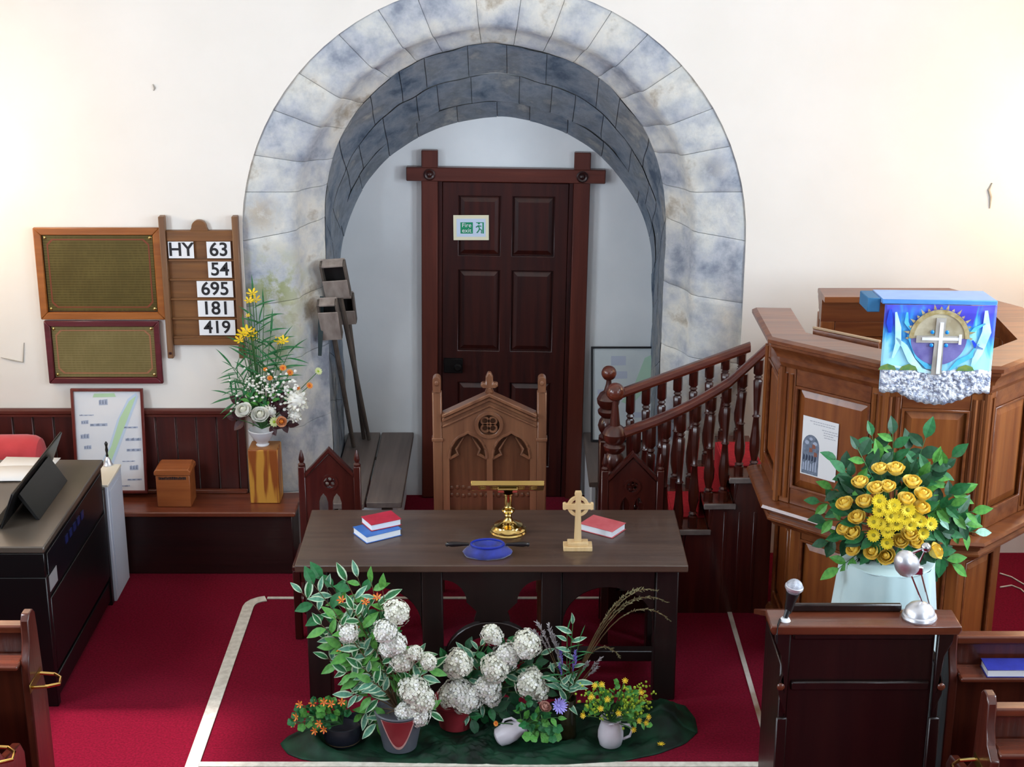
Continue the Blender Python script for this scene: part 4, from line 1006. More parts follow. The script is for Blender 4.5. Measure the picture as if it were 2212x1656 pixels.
# cloth-covered book rest on the rim that the fall hangs from
br_ = thing('book_rest', 'sloping book rest covered in plain blue cloth on the pulpit rim', 'book rest', (a.x+Wf/2, -1.85, 1.756))
cvr = mat('plain_blue_cloth', '#3f86d6', '#4c92de', rough=.5, scale=14, sheen=.3)
tl_ = PY(1884, 638, FY+.20)
M = frame_of((a.x-.012, FY+.004, ztop+.001), (1, -.05, 0), (0, 0, 1))
MB(M).prism([(-.0, 0, .0), (0, .26, -.025), (0, .26, -.003), (0, 0, .022)], (Wf+.012, 0, 0)).build('board', cvr, br_, bevel=.004)
MB(M).prism([(-.058, .03, -.045), (-.058, .24, -.065), (-.058, .24, -.003), (-.058, .03, .019)], (.056, 0, 0)).build('side_drop', mat('side_blue', '#2c6f9e', rough=.6), br_, bevel=.003)
MB(M).prism([(Wf*.35, .20, -(ztop-1.757)), (Wf*.35, .27, -(ztop-1.757)), (Wf*.35, .255, -.028), (Wf*.35, .20, -.022)], (Wf*.3, 0, 0)).build('bracket', w_pul, br_)

# notice on the pulpit panel
p, q = Vector(BODY[1]), Vector(BODY[2]); u = (q-p).normalized(); Lw = (q-p).length
M = frame_of((p.x, p.y, 0), (u.x, u.y, 0), (0, 0, 1))
no = thing('notice', 'white notice with a stained glass window picture on the left pulpit panel', 'notice', (p.x+u.x*.2, p.y+u.y*.2, 1.1))
def along(px, py):     # where a photo point lands on this face
    r = ray(px, py); n = Vector((u.y, -u.x, 0)); o = Vector((p.x, p.y, 0)) + n*.0; s = (o-CAM).dot(n)/r.dot(n); w_ = CAM+r*s; return ((w_-o).dot(Vector((u.x, u.y, 0))), w_.z)
A = along(1735, 900); B = along(1812, 912); C = along(1732, 1026); D = along(1808, 1040)
nx0, nx1, nz0, nz1 = A[0], B[0], (C[1]+D[1])/2, (A[1]+B[1])/2
bx('paper', white_p, no, nx0, nx1, .002, .0035, nz0, nz1, bevel=0, M=M)
nw, nh = nx1-nx0, nz1-nz0
def NW(x, z): return (nx0+x*nw, nz0+z*nh)
win = [NW(.03, .02), NW(.5, .02), NW(.5, .50)] + [NW(.265+.235*math.cos(a), .50+.20*math.sin(a)) for a in (PI*k/10 for k in range(1, 10))] + [NW(.03, .50)]
MB(M).plate([win], .0012, .0019).build('window_print', mat('print_slate', '#5b6878', '#7f8ba0', rough=.5, scale=40), no)
mb = MB(M); mb2 = MB(M); mb3 = MB(M)
for (x, z, r) in ((.15, .56, .05), (.38, .56, .05), (.26, .63, .04)): mb.plate([[NW(x+r*1.2*math.cos(k*PI/5), z+r*.7*math.sin(k*PI/5)) for k in range(10)]], .0006, .0011)
for k in range(6): mb.plate([[NW(.06+.07*k, .08), NW(.10+.07*k, .08), NW(.10+.07*k, .2+.05*(k % 3)), NW(.06+.07*k, .22)]], .0006, .0011)
for (x, z) in ((.22, .4), (.36, .34), (.3, .47)): mb2.plate([[NW(x, z), NW(x+.1, z+.01), NW(x+.09, z+.07), NW(x+.01, z+.08)]], .0004, .001)
for k in range(5): mb3.plate([[NW(.06+.08*k, .25), NW(.10+.08*k, .26), NW(.11+.08*k, .33), NW(.07+.08*k, .36)]], .0005, .001)
mb.build('print_panes', mat('print_pale_blue', '#aab6cc', rough=.5), no); mb2.build('print_figures', mat('print_rust', '#8f5a4a', rough=.5), no); mb3.build('print_dark_panes', mat('print_navy', '#26324a', rough=.5), no)
mb = MB(M)
for z, x0_, x1_ in ((.93, .2, .9), (.89, .3, .85), (.82, .55, .92), (.78, .6, .95), (.74, .6, .88), (.70, .62, .9)):
    x = x0_
    while x < x1_: w_ = rnd(.03, .08); mb.plate([[NW(x, z), NW(x+w_, z), NW(x+w_, z+.014), NW(x, z+.014)]], .0013, .0019); x += w_+.015
mb.build('faint_print', grey_ink, no)

# ---------------------------------------------------------------- pulpit stair
sr = thing('pulpit_stair', 'short dark wooden pulpit stair with turned balusters and red carpeted treads', 'stair', (.95, -.5, 0))
YN, YF = -.77, -.20
steps = [(.60, .17), (.76, .34), (.92, .50), (1.06, .65), (1.19, .80)]
redtread = mat('stair_carpet', '#a3121f', '#bb1c2a', rough=.9, scale=60, bump=.2)
stone_nose = mat('worn_nosing', '#6b625f', '#867d78', rough=.5, scale=12)
for i, (x, z) in enumerate(steps):
    x1 = steps[i+1][0] if i < 4 else 1.36
    st = bx('tread', w_stair_x, sr, x-.03, x1-.002, YN-.035, YF+.05, z-.03, z, bevel=.004)
    bx('nosing', stone_nose, st, x-.032, x1+.012, YN-.050, YN-.0355, z-.030, z+.001, bevel=.004)
    bx('riser', w_stair, sr, x, x+.02, YN-.02, YF+.04, (steps[i-1][1]+.001) if i else 0, z-.031, bevel=.002)
    rn = bx('carpet_runner', redtread, st, x-.034, x1-.003, YN+.12, YF-.08, z+.0005, z+.010, bevel=.003)
    bx('carpet_riser', redtread, st, x-.044, x-.034, YN+.12, YF-.08, (steps[i-1][1]+.011) if i else .001, z+.009, bevel=.003)
for y, nm in ((YN-.03, 'outer_string'), (YF+.045, 'wall_string')):
    pts = [(.64, 0), (1.40, 0), (1.40, .768)]
    for i in range(4, -1, -1): x, z = steps[i]; pts += [((steps[i+1][0] if i < 4 else 1.40)+.0, z-.0315), (x+.021, z-.0315)]
    o = []; [o.append(q) for q in pts if not o or (abs(o[-1][0]-q[0])+abs(o[-1][1]-q[1])) > 1e-4]
    MB().plate([o], y, y+.025).build(nm, w_stair, sr)
for k in range(3): bx('string_panel_bead', w_stair, sr, 1.14+.08*k, 1.155+.08*k, YN-.034, YN-.0305, .02, .60, bevel=.002)
def rail_pts(y, z0, z1, sag):
    return [Vector((.56+(1.33-.56)*f, y, z0+(z1-z0)*f - sag*math.sin(PI*f) + (.05*max(0, f-.75)/.25 if sag > .0 else 0))) for f in [i/12 for i in range(13)]]
def hand(y, z0, z1, sag):
    pts = rail_pts(y, z0, z1, sag)
    mb = MB(); prof = [(-.030, -.022), (.030, -.022), (.036, -.006), (.030, .014), (.014, .026), (-.014, .026), (-.030, .014), (-.036, -.006)]; vs = []; n = len(prof)
    for p in pts: vs += [(p.x, p.y+a, p.z+b) for a, b in prof]
    mb.add(vs, [(i*n+j, i*n+(j+1) % n, (i+1)*n+(j+1) % n, (i+1)*n+j) for i in range(len(pts)-1) for j in range(n)] + [tuple(range(n)), tuple(range((len(pts)-1)*n, len(pts)*n))])
    mb.build('handrail', w_stair_x, sr); return pts
nr = hand(YN, 1.03, 1.46, .045); fr = hand(YF, 1.05, 1.345, .0)
BAL = MB().lathe([(r_*1.3, z_) for r_, z_ in [(.020, 0), (.020, .09), (.012, .10), (.019, .115), (.012, .13), (.015, .16), (.021, .22), (.022, .30), (.016, .40), (.012, .50), (.018, .515), (.011, .53), (.013, .60), (.017, .74), (.019, .82), (.012, .835), (.018, .85), (.012, .865), (.020, .88), (.020, 1.0)]], n=8).mesh('baluster', w_stair)
def zstep(x):
    z = steps[0][1]
    for a, b in steps:
        if x >= a-.02: z = b
    return z
for pts, y, xs in ((nr, YN, [.66+.079*k for k in range(9)]), (fr, YF, [.67+.088*k for k in range(8)])):
    for x in xs:
        f = (x-.56)/(1.33-.56)*12; i = min(int(f), 11); zt = pts[i].z+(pts[i+1].z-pts[i].z)*(f-i)-.0225; zb = zstep(x)+.0012
        inst('baluster', BAL, sr, Matrix.Translation((x, y, zb)) @ Matrix.Diagonal((1, 1, zt-zb, 1)))
for y, k in ((YF, 1.0), (YN, 1.0)):
    x = .545; zt = PY(1316, 790, YF).z if y == YF else PY(1335, 830, YN).z
    c = (x, y, 0)
    nw_ = bx('newel_post', w_stair, sr, x-.05, x+.05, y-.05, y+.05, 0, .80, bevel=.008)
    ht_ = zt-.80
    MB().lathe([(.048, .8005), (.052, .815), (.036, .83), (.05, .85), (.058, .88), (.05, .91), (.036, .93), (.056, .95), (.060, .97), (.045, .985), (.062, 1.01), (.066, 1.04), (.050, 1.07), (.028, 1.085), (.016, zt-.105), (.014, zt-.082)], c, 16).build('turned_head', w_stair, nw_)
    MB().ball((x, y, zt-.042), .043 if y == YF else .05, 16, 12).build('ball_finial', w_stair_x, nw_)
# ---------------------------------------------------------------- reading desk with microphone and lamp
LZ = 1.10; LF = -3.135
xa = PY(1664, 1352, LF).x; xb = PY(2080, 1358, LF).x
le = thing('reading_desk', 'dark wooden reading desk with shaped brackets, microphone and silver lamp on top', 'lectern', ((xa+xb)/2, -2.95, 0))
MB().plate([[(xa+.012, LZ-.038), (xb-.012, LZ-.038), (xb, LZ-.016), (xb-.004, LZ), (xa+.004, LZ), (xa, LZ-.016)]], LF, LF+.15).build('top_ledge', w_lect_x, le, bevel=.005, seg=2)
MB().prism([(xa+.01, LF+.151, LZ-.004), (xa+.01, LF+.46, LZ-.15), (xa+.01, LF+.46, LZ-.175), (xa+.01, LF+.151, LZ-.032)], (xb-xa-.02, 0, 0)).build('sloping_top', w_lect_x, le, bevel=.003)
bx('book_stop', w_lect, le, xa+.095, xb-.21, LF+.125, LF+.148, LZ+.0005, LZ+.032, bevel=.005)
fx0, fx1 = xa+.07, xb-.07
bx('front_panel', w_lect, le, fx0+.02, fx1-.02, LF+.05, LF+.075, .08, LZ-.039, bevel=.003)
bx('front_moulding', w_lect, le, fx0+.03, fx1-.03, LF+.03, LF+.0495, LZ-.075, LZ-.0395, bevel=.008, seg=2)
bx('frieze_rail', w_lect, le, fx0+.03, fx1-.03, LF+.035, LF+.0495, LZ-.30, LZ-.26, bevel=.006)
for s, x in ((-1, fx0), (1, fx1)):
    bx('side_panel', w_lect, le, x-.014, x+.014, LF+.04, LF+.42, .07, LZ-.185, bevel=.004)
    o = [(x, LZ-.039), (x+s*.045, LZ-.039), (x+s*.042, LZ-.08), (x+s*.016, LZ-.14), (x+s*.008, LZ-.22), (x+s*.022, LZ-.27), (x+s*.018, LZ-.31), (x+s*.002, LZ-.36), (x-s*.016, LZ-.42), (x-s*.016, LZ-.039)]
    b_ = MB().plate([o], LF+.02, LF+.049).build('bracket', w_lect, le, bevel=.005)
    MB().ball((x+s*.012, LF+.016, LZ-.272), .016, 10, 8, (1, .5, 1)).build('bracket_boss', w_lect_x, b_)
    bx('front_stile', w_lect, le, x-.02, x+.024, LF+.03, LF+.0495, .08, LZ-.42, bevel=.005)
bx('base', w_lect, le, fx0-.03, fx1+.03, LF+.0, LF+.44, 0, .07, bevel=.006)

h = PY(1716, 1266, -3.08); b0 = PY(1702, 1322, -3.07); f0 = Vector((b0.x-.012, -3.085, LZ+.0008))
mi = thing('microphone', 'black microphone with silver ball head clamped at the left end of the reading desk', 'microphone', f0)
d = (h-b0).normalized()
Mm = aim(b0, d)
MB().tube([f0+Vector((0, 0, .0)), f0+Vector((0, 0, .012))], [.022, .016], 12).build('clip_base', white_p, mi)
MB().tube([f0+Vector((0, 0, .0125)), b0+d*.03], [.010, .012], 8).build('clip', black_m, mi)
MB(Mm).lathe([(.013, .0), (.017, .02), (.020, .055), (.024, .075), (.026, .085), (.026, .092)], n=14).build('body', black_m, mi)
MB(Mm).ball((0, 0, .115), .034, 16, 12, (1, 1, .95)).build('grille_head', mat('mic_grille', '#9ba0ac', '#c4c8d2', rough=.45, metal=.6, scale=90, bump=.3), mi)
MB(Mm).lathe([(.0345, .108), (.0365, .110), (.0365, .120), (.0345, .122)], n=18).build('grille_band', silver, mi)
MB().tube([f0+Vector((-.02, .0, .006)), f0+Vector((-.035, -.045, .004)), f0+Vector((-.04, -.062, -.03)), f0+Vector((-.038, -.058, -.07))], .004, 6).build('cable', black_m, mi)

lp = PZ(1986, 1336, LZ); lc0 = Vector((lp.x, LF+.072, LZ+.0008))
la = thing('desk_lamp', 'small silver jointed desk lamp on the reading desk in front of the yellow flowers', 'lamp', lc0)
MB().lathe([(.066, 0), (.069, .008), (.066, .018), (.060, .022), (.056, .040), (.042, .056), (.022, .066), (.010, .070)], lc0, 24).build('base', silver, la)
J = PY(1974, 1238, lc0.y); K0 = lc0+Vector((.016, 0, .066))
for o in (-.008, .018): MB().tube([K0+Vector((o, 0, -.002 if o < 0 else -.006)), J+Vector((o*1.6, 0, 0))], .0035, 8).build('arm_rod', chrome, la)
bx('joint_block', chrome, la, J.x-.016, J.x+.034, J.y-.010, J.y+.010, J.z-.005, J.z+.030, bevel=.004)
Hc = PY(1956, 1212, lc0.y); C2 = PY(2000, 1182, lc0.y)
MB(aim(Hc, (-.45, -.45, .8))).lathe([(.046, -.042), (.049, -.020), (.044, .010), (.032, .032), (.014, .044), (.006, .046)], n=20).build('lamp_shade', silver, la)
MB().tube([J+Vector((.012, 0, .031)), C2], .004, 8).build('upper_arm', chrome, la)
MB().ball(C2, .020, 12, 10).build('pivot', chrome, la); MB().tube([C2, Hc+Vector((.012, 0, .03))], .005, 8).build('neck', chrome, la)

# ---------------------------------------------------------------- pews
def pew(lab, x0, x1, y, z, end_left, group, holder, seat=True):
    t = thing('pew', lab, 'pew', ((x0+x1)/2, y+.2, 0), group)
    xi0, xi1 = (x0+.036, x1) if end_left else (x0, x1-.036)
    bx('top_rail', w_pew_x, t, xi0, xi1, y-.03, y+.03, z-.035, z, bevel=.008, seg=2)
    bx('back_panel', w_pew, t, xi0, xi1, y-.012, y+.012, .10, z-.0355, bevel=.002)
    bx('book_ledge', w_pew_x, t, xi0, xi1, y-.135, y-.0125, z-.150, z-.128, bevel=.008, seg=2)
    n = max(2, int((xi1-xi0)/.35))
    for k in range(n-1):
        x = xi0+(xi1-xi0)*(k+1)/n; bx('ledge_bracket', w_pew, t, x-.012, x+.012, y-.11, y-.0125, z-.22, z-.1505, bevel=.003)
    if seat: bx('seat', w_pew_x, t, xi0, xi1, y+.0125, y+.36, .42, .45, bevel=.006)
    xe0, xe1 = (x0, x0+.035) if end_left else (x1-.035, x1)
    M = Matrix.Translation((xe0, 0, 0)) @ Matrix.Rotation(PI/2, 4, 'Z')
    o = [(y-.145, 0), (y+.38, 0), (y+.38, .50), (y+.34, .56), (y+.16, .60), (y+.07, .70), (y+.055, z-.04), (y+.045, z+.03), (y+.02, z+.055), (y-.03, z+.055), (y-.05, z+.03), (y-.055, z-.06), (y-.085, z-.12), (y-.145, z-.15)]
    if not seat: o = [(y-.10, 0), (y+.10, 0), (y+.10, .62), (y+.075, .70)] + o[6:12] + [(y-.085, z-.12), (y-.10, z-.16)]
    e = MB(M).plate([o], -.035, 0).build('pew_end', w_pew, t, bevel=.006, seg=2)
    s = -1 if end_left else 1; xs = xe0 if end_left else xe1
    zz = z-.24
    if holder:
        MB().tube([(xs+s*.001, y-.10, zz), (xs+s*.07, y-.11, zz+.01), (xs+s*.11, y-.08, zz+.005), (xs+s*.10, y-.02, zz), (xs+s*.06, y+.03, zz-.01), (xs+s*.001, y+.02, zz)], .007, 8).build('umbrella_hook', brass, e)
        bx('hook_plate', brass_dim, e, min(xs, xs+s*.003), max(xs, xs+s*.003), y-.12, y+.04, zz-.02, zz+.02, bevel=.001)
        MB().tube([(xs+s*.0, y-.09, .10), (xs+s*.06, y-.09, .10), (xs+s*.09, y-.03, .10), (xs+s*.06, y+.03, .10), (xs, y+.03, .10)], .006, 8).build('drip_bracket', brass_dim, e)
    return t
pew('wooden pew front nearest the reading desk, with a blue book on its ledge', 1.745, 3.45, -2.95, .975, True, 'pews at the right', False, False)
pew('wooden pew at the lower right corner, behind the pew with the blue book', 1.735, 3.45, -3.52, .975, True, 'pews at the right', True)
pew('wooden pew front at the lower left with its brass umbrella hook in full view', -3.45, -1.955, -2.855, .975, False, 'pews at the left', True, False)
pew('wooden pew at the lower left corner showing little but its brass hook', -3.45, -1.975, -3.43, .975, False, 'pews at the left', True)
q = PZ(2175, 1442, .868)
book('deep blue hymn book lying on the pew ledge at the right', (q.x+.03, -3.03), .24, .10, .034, 0, c_navy, .975-.1275)
cbl = [PZ(a, b, .004) for a, b in ((2160, 1238), (2185, 1246), (2212, 1262), (2250, 1290), (2235, 1300), (2205, 1272), (2185, 1264), (2160, 1268))]
cb_ = MB().tube([Vector((p.x, p.y, .005)) for p in cbl], .0045, 6).build('cable', tape, None, loc=(cbl[0].x, cbl[0].y, 0))
tag(cb_, 'thin white cable looped on the red carpet to the right of the pulpit', 'cable')

# ---------------------------------------------------------------- flowers: meshes shared by their copies
def leaf_mat(n, a, b, rough=.5): return mat(n, a, b, rough=rough, scale=5, spec=.4, lo=.3, hi=.7)
lg = leaf_mat('leaf_green', '#1c5c30', '#2a7a42'); lgd = leaf_mat('leaf_dark_green', '#143f24', '#1b5030'); lgl = leaf_mat('leaf_light_green', '#3f8636', '#62a446')
lgb = leaf_mat('leaf_blue_green', '#3d7d62', '#6ba489'); lcr = leaf_mat('leaf_cream_edge', '#a9c9a0', '#c9dcc0'); lime = leaf_mat('lime_green', '#8fae2a', '#aec63f'); burg = leaf_mat('burgundy_leaf', '#331a1f', '#4a2428')
stemg = mat('stem_green', '#2f5a2e', '#44753c', scale=6, rough=.5); stemb = mat('stem_brown', '#4a3a24', '#6a5534', scale=6, rough=.6)
def leaf_mesh(L_, W_, droop, fold, m, edge=None, nseg=5, pw=.9):
    mb = MB(); cols = [-1, -.62, 0, .62, 1] if edge else [-1, 0, 1]; k = len(cols)
    vs = []
    for i in range(nseg+1):
        s = i/nseg; w_ = W_*max(.02, math.sin(PI*min(1, s**pw*.97+.03)))/2
        for c in cols: vs.append((w_*c, droop*L_*s*s*-1+abs(c)*w_*fold, L_*s))
    for i in range(nseg):
        for j in range(k-1): mb.add([vs[i*k+j], vs[i*k+j+1], vs[(i+1)*k+j+1], vs[(i+1)*k+j]], [(0, 1, 2, 3)], 1 if edge and j in (0, k-2) else 0)
    return mb.mesh('leaf', [m, edge] if edge else m, smooth=80)
LF_G = [leaf_mesh(1, .55, .15, .25, lg), leaf_mesh(1, .62, .25, .2, lgd), leaf_mesh(1, .5, .1, .3, lgl)]
LF_V = [leaf_mesh(1, .42, .2, .25, lg, lcr), leaf_mesh(1, .38, .1, .3, lgb, lcr), leaf_mesh(1, .45, .25, .2, lgl)]
LF_BG = leaf_mesh(1, .34, .15, .3, lgb, lcr); LF_LONG = leaf_mesh(1, .09, .35, .3, lg); LF_BURG = leaf_mesh(1, .7, .15, .2, burg); LF_PALE = leaf_mesh(1, .5, .1, .2, leaf_mat('leaf_mint', '#7fb39a', '#a5cdb8'))
def geranium():
    mb = MB(); n = 20
    ring = [(( .5+.05*math.cos(5*t*2*PI*1.0))*math.cos(2*PI*t), .08*math.sin(6*PI*t), .5+(.5+.05*math.cos(10*PI*t))*math.sin(2*PI*t)) for t in [i/n for i in range(n)]]
    mid = [(x*.5, y*.4+.02, .5+(z-.5)*.5) for x, y, z in ring]
    mb.add(ring+mid+[(0, .05, .5)], [(i, (i+1) % n, n+(i+1) % n, n+i) for i in range(n)] + [(n+i, n+(i+1) % n, 2*n) for i in range(n)])
    return mb
LF_ROUND = geranium().mesh('leaf', lgl, smooth=80); LF_ROUND2 = geranium().mesh('leaf', lg, smooth=80)
def petal(mb, a0, span, R_, Hh, curl, mi=0, n=3, up=1.0, r0=.08, tip=.0):
    vs = []
    for j in range(n+1):
        v = j/n
        for i in range(n+1):
            u = i/n*2-1; an = a0+u*span*(1-.25*v*v)*(1-tip*v*v)
            r = r0+R_*(math.sin(v*PI/2)**.8) + curl*v*v; z = Hh*v**up - curl*.7*v**4 - .06*u*u*v*Hh
            vs.append((r*math.cos(an), r*math.sin(an), z))
    mb.add(vs, [(j*(n+1)+i, j*(n+1)+i+1, (j+1)*(n+1)+i+1, (j+1)*(n+1)+i) for j in range(n) for i in range(n)], mi)
def rose(name, m, m2):
    mb = MB()
    def wrap(a0, span, A, z0, z1, fl, mi, n=4):
        vs = []
        for j in range(n+1):
            v = j/n
            for i in range(n+1):
                u = i/n*2-1; an = a0+u*span*(.55+.45*math.sin(PI*min(1, .25+.6*v)))
                r = A*math.sin(PI*(.10+.58*v)) + fl*v**3 + .03*u; z = z0+(z1-z0)*v - .10*u*u*v - fl*.35*v**4
                vs.append((r*math.cos(an), r*math.sin(an), z))
        mb.add(vs, [(j*(n+1)+i, j*(n+1)+i+1, (j+1)*(n+1)+i+1, (j+1)*(n+1)+i) for j in range(n) for i in range(n)], mi)
    mb.ball((0, 0, .72), .30, 8, 6, (1, 1, 1.35), mi=1)
    for k in range(3): wrap(k*2.09, 1.25, .38, .1, 1.18, -.06, 1)
    for k in range(4): wrap(k*1.57+.6, 1.05, .56, .02, 1.08, .10, 0)
    for k in range(5): wrap(k*1.257+.2, .9, .68, -.05, .90, .30, 0)
    return mb.mesh(name, [m, m2], smooth=80)
def daisy(name, m, mc, n=16, L_=.72, rc=.3, tilt=.22):
    mb = MB()
    for ly in range(2):
        for k in range(n):
            a = 2*PI*(k+.5*ly)/n; c, s = math.cos(a), math.sin(a); w_ = .115; z0 = .05+.06*ly
            def q(r, t, z): return (r*c-t*s, r*s+t*c, z)
            e = 1.0-.12*ly
            mb.add([q(.2, -w_*.5, z0), q(.2, w_*.5, z0), q(.65*e, w_, z0+tilt*.7), q(.65*e, -w_, z0+tilt*.7), q(e, w_*.5, z0+tilt), q(e, -w_*.5, z0+tilt)], [(0, 1, 2, 3), (3, 2, 4, 5)])
    mb.ball((0, 0, .14), rc, 10, 6, (1, 1, .45), mi=1)
    return mb.mesh(name, [m, mc], smooth=50)
def ballflower(name, m, m2, n=70, dahlia=False):
    mb = MB()
    for k in range(n):
        z = 1-1.55*(k+.5)/n; r = math.sqrt(max(0, 1-z*z)); a = k*2.39996; d = Vector((r*math.cos(a), r*math.sin(a), z))
        M = aim(d*rnd(.80, 1.14), d+Vector((rnd(-.25, .25), rnd(-.25, .25), rnd(-.25, .25))), rnd(0, 6))
        s = .25
        if dahlia: mb.add([(-s*.6, 0, -.12), (s*.6, 0, -.12), (s*.55, .03, .10), (0, .05, .22), (-s*.55, .03, .10)], [(0, 1, 2, 3, 4)], k % 2, M)
        else:
            s = .33
            for j in range(4):
                b = PI/2*j; c, t = math.cos(b), math.sin(b)
                mb.add([(0, 0, 0), (s*(c*.6-t*.42), s*(t*.6+c*.42), .035), (s*c*.95, s*t*.95, .02), (s*(c*.6+t*.42), s*(t*.6-c*.42), .035)], [(0, 1, 2, 3)], (k*7+j) % 5 == 0, M)
    mb.ball((0, 0, 0), .80 if dahlia else .74, 12, 8)
    return mb.mesh(name, [m, m2], smooth=60)
def lily(name, m, m2):
    mb = MB()
    for k in range(6): petal(mb, k*PI/3, .40, .75, .55, .15, k % 2, tip=.8)
    return mb.mesh(name, [m, m2], smooth=80)
yel = mat('yellow_rose_petal', '#fbd95c', '#fde47c', rough=.6, scale=3); yel2 = mat('deep_yellow_petal', '#f8cc48', '#fad85c', rough=.6, scale=3)
chy = mat('lemon_chrysanthemum', '#e2c40c', '#eed21c', rough=.6, scale=3); chc = mat('chrysanthemum_eye', '#8f8a1a', '#b09a18', rough=.8, scale=20); lil_y = mat('bright_yellow_petal', '#eebd10', '#f6d030', rough=.5, scale=4)
wht = mat('white_petal', '#eeeee6', '#f6f6f0', rough=.7, scale=3); wht2 = mat('cream_petal', '#dcdcca', '#e8e8d8', rough=.7, scale=3); orange = mat('orange_petal', '#e07f1e', '#ee9a3a', rough=.6, scale=4); peach = mat('peach_petal', '#e8a878', '#efba90', rough=.6, scale=4)
pgreen = mat('pale_green_petal', '#c9d694', '#dbe4ac', rough=.6, scale=4); lav = mat('lavender_petal', '#8f86d8', '#aaa2ea', rough=.6, scale=4); blush = mat('blush_petal', '#b58478', '#cfa090', rough=.6, scale=4); ored = mat('orange_red_petal', '#c23a14', '#de6a1e', rough=.6, scale=4)
ROSE = rose('rose', yel, yel2); ROSE_P = rose('rose', peach, orange); ROSE_B = rose('rose', blush, blush); ROSE_W = rose('rose', wht, wht2); MUM = daisy('chrysanthemum', chy, chc); HYD = [ballflower('blossom_cluster', wht, wht2), ballflower('blossom_cluster', wht2, wht)]
DAHL = ballflower('dahlia', wht, wht2, 60, True); LILY = lily('lily', lil_y, chy); MARI = daisy('marigold', orange, ored, 10, rc=.35); PALE = daisy('pale_daisy', pgreen, lime, 12); LAVF = daisy('lavender_flower', lav, lav, 9, rc=.2, tilt=.5); BUTT = daisy('buttercup', lil_y, chy, 5, rc=.3); NAST = lily('nasturtium', orange, ored)
def leafM(p, d, n0, s):
    z = Vector(d).normalized(); y = Vector(n0); y = y - z*y.dot(z)
    if y.length < 1e-3: y = z.orthogonal()
    y.normalize(); x = y.cross(z)
    M = Matrix((x, y, z)).transposed().to_4x4(); M.translation = Vector(p); return M @ Matrix.Scale(s, 4)
def bez(a, b, c, n=8): return [a*(1-t)**2+b*2*t*(1-t)+c*t*t for t in [i/n for i in range(n+1)]]
def spray(t, a, tip, n, leaves, s, stem=None, lift=.05, r=.004, f0=.25, bloom=None, name='leaf'):
    a = Vector(a); tip = Vector(tip); tip.z = max(tip.z, .075); mid = (a+tip)/2 + Vector((0, 0, lift)); pts = bez(a, mid, tip)
    MB().tube(pts, [r*(1-.6*i/8) for i in range(9)], 5).build('stem', stem or stemg, t)
    for i in range(n):
        f = f0+(1-f0)*(i+.6)/n; k = min(int(f*8), 7); p = pts[k].lerp(pts[k+1], min(1, f*8-k)); tg = (pts[k+1]-pts[k]).normalized()
        if i == n-1: d = tg+Vector((rnd(-.15, .15), rnd(-.2, .1), rnd(-.15, .2)))
        else:
            sd = tg.cross(Vector((0, -1, .3))).normalized()*(1 if i % 2 else -1); d = tg*.55+sd*.8+Vector((rnd(-.2, .2), rnd(-.45, .15), rnd(-.2, .25)))
        inst(name, random.choice(leaves), t, leafM(p, d, (rnd(-.35, .35), -.75+rnd(-.3, .3), .75), s*rnd(.75, 1.15)))
def bloom(t, me, p, c, s, name=None, stem=True, front=.35, up=.25):
    p = Vector(p); d = (p-Vector(c)).normalized()+Vector((rnd(-.15, .15), -front, up))
    inst(name or me.name.split('.')[0], me, t, aim(p, d, rnd(0, 6), s))
    if stem: MB().tube(bez(Vector(c), (p+Vector(c))/2+Vector((0, .02, .0)), p, 4), .0028, 4).build('stem', stemg, t)

# ---- yellow arrangement on the draped pedestal
YC = Vector((1.68, -2.2, 0))
pd = thing('flower_pedestal', 'round flower pedestal draped in pale mint cloth in front of the pulpit', 'pedestal', YC)
mint = mat('pale_mint_cloth', '#b9d3d6', '#c9dfe0', rough=.8, scale=3, sheen=.2)
def dr_(u, v):
    a = 2*PI*u; r = .205+.085*(1-v); r += (.026*math.sin(7*a+1)+.014*math.sin(13*a))*(1-v*.75); return (YC.x+r*math.cos(a), YC.y+r*math.sin(a), .002+.968*v)
MB().grid(dr_, 72, 8).build('drape', mint, pd, smooth=80)
MB().lathe([(.05, .971), (.203, .971), (.206, .966), (.20, .960), (.05, .958)], YC, 40).build('cloth_top', mint, pd)
MB().lathe([(.14, .0), (.14, .03), (.06, .05), (.06, .92), (.17, .93), (.17, .955), (.02, .956)], YC, 20).build('stand', white_p, pd)
ya = thing('flower_arrangement', 'large yellow rose and chrysanthemum arrangement with green leaves on the mint-draped pedestal', 'flowers', (YC.x, YC.y, .972))
MB().lathe([(.08, .973), (.10, 1.0), (.11, 1.05), (.09, 1.075), (.02, 1.08)], YC, 18).build('bowl', mat('dark_bowl', '#233028', rough=.4), ya)
cen = Vector((YC.x+.02, YC.y-.02, 1.10)); PC = (1930, 1110)
def ypos(px, py, lift=0.0):
    rr_ = ((px-PC[0])/150)**2+((py-PC[1])/130)**2; y = -2.22-.20*max(0, 1-rr_)-lift; return PY(px, py, y)
for px, py in ((1902, 1022), (1934, 1024), (1859, 1051), (1894, 1064), (1917, 1060), (1968, 1051), (1991, 1077), (1829, 1097), (1870, 1092), (1855, 1126), (1829, 1149), (1847, 1158), (1851, 1191), (1890, 1195), (1917, 1203), (1942, 1174), (1972, 1174), (1985, 1106), (1955, 1087), (2010, 1195), (1962, 1160)):
    bloom(ya, ROSE, ypos(px, py, .02), cen, rnd(.041, .048), 'rose', front=.05, up=1.1)
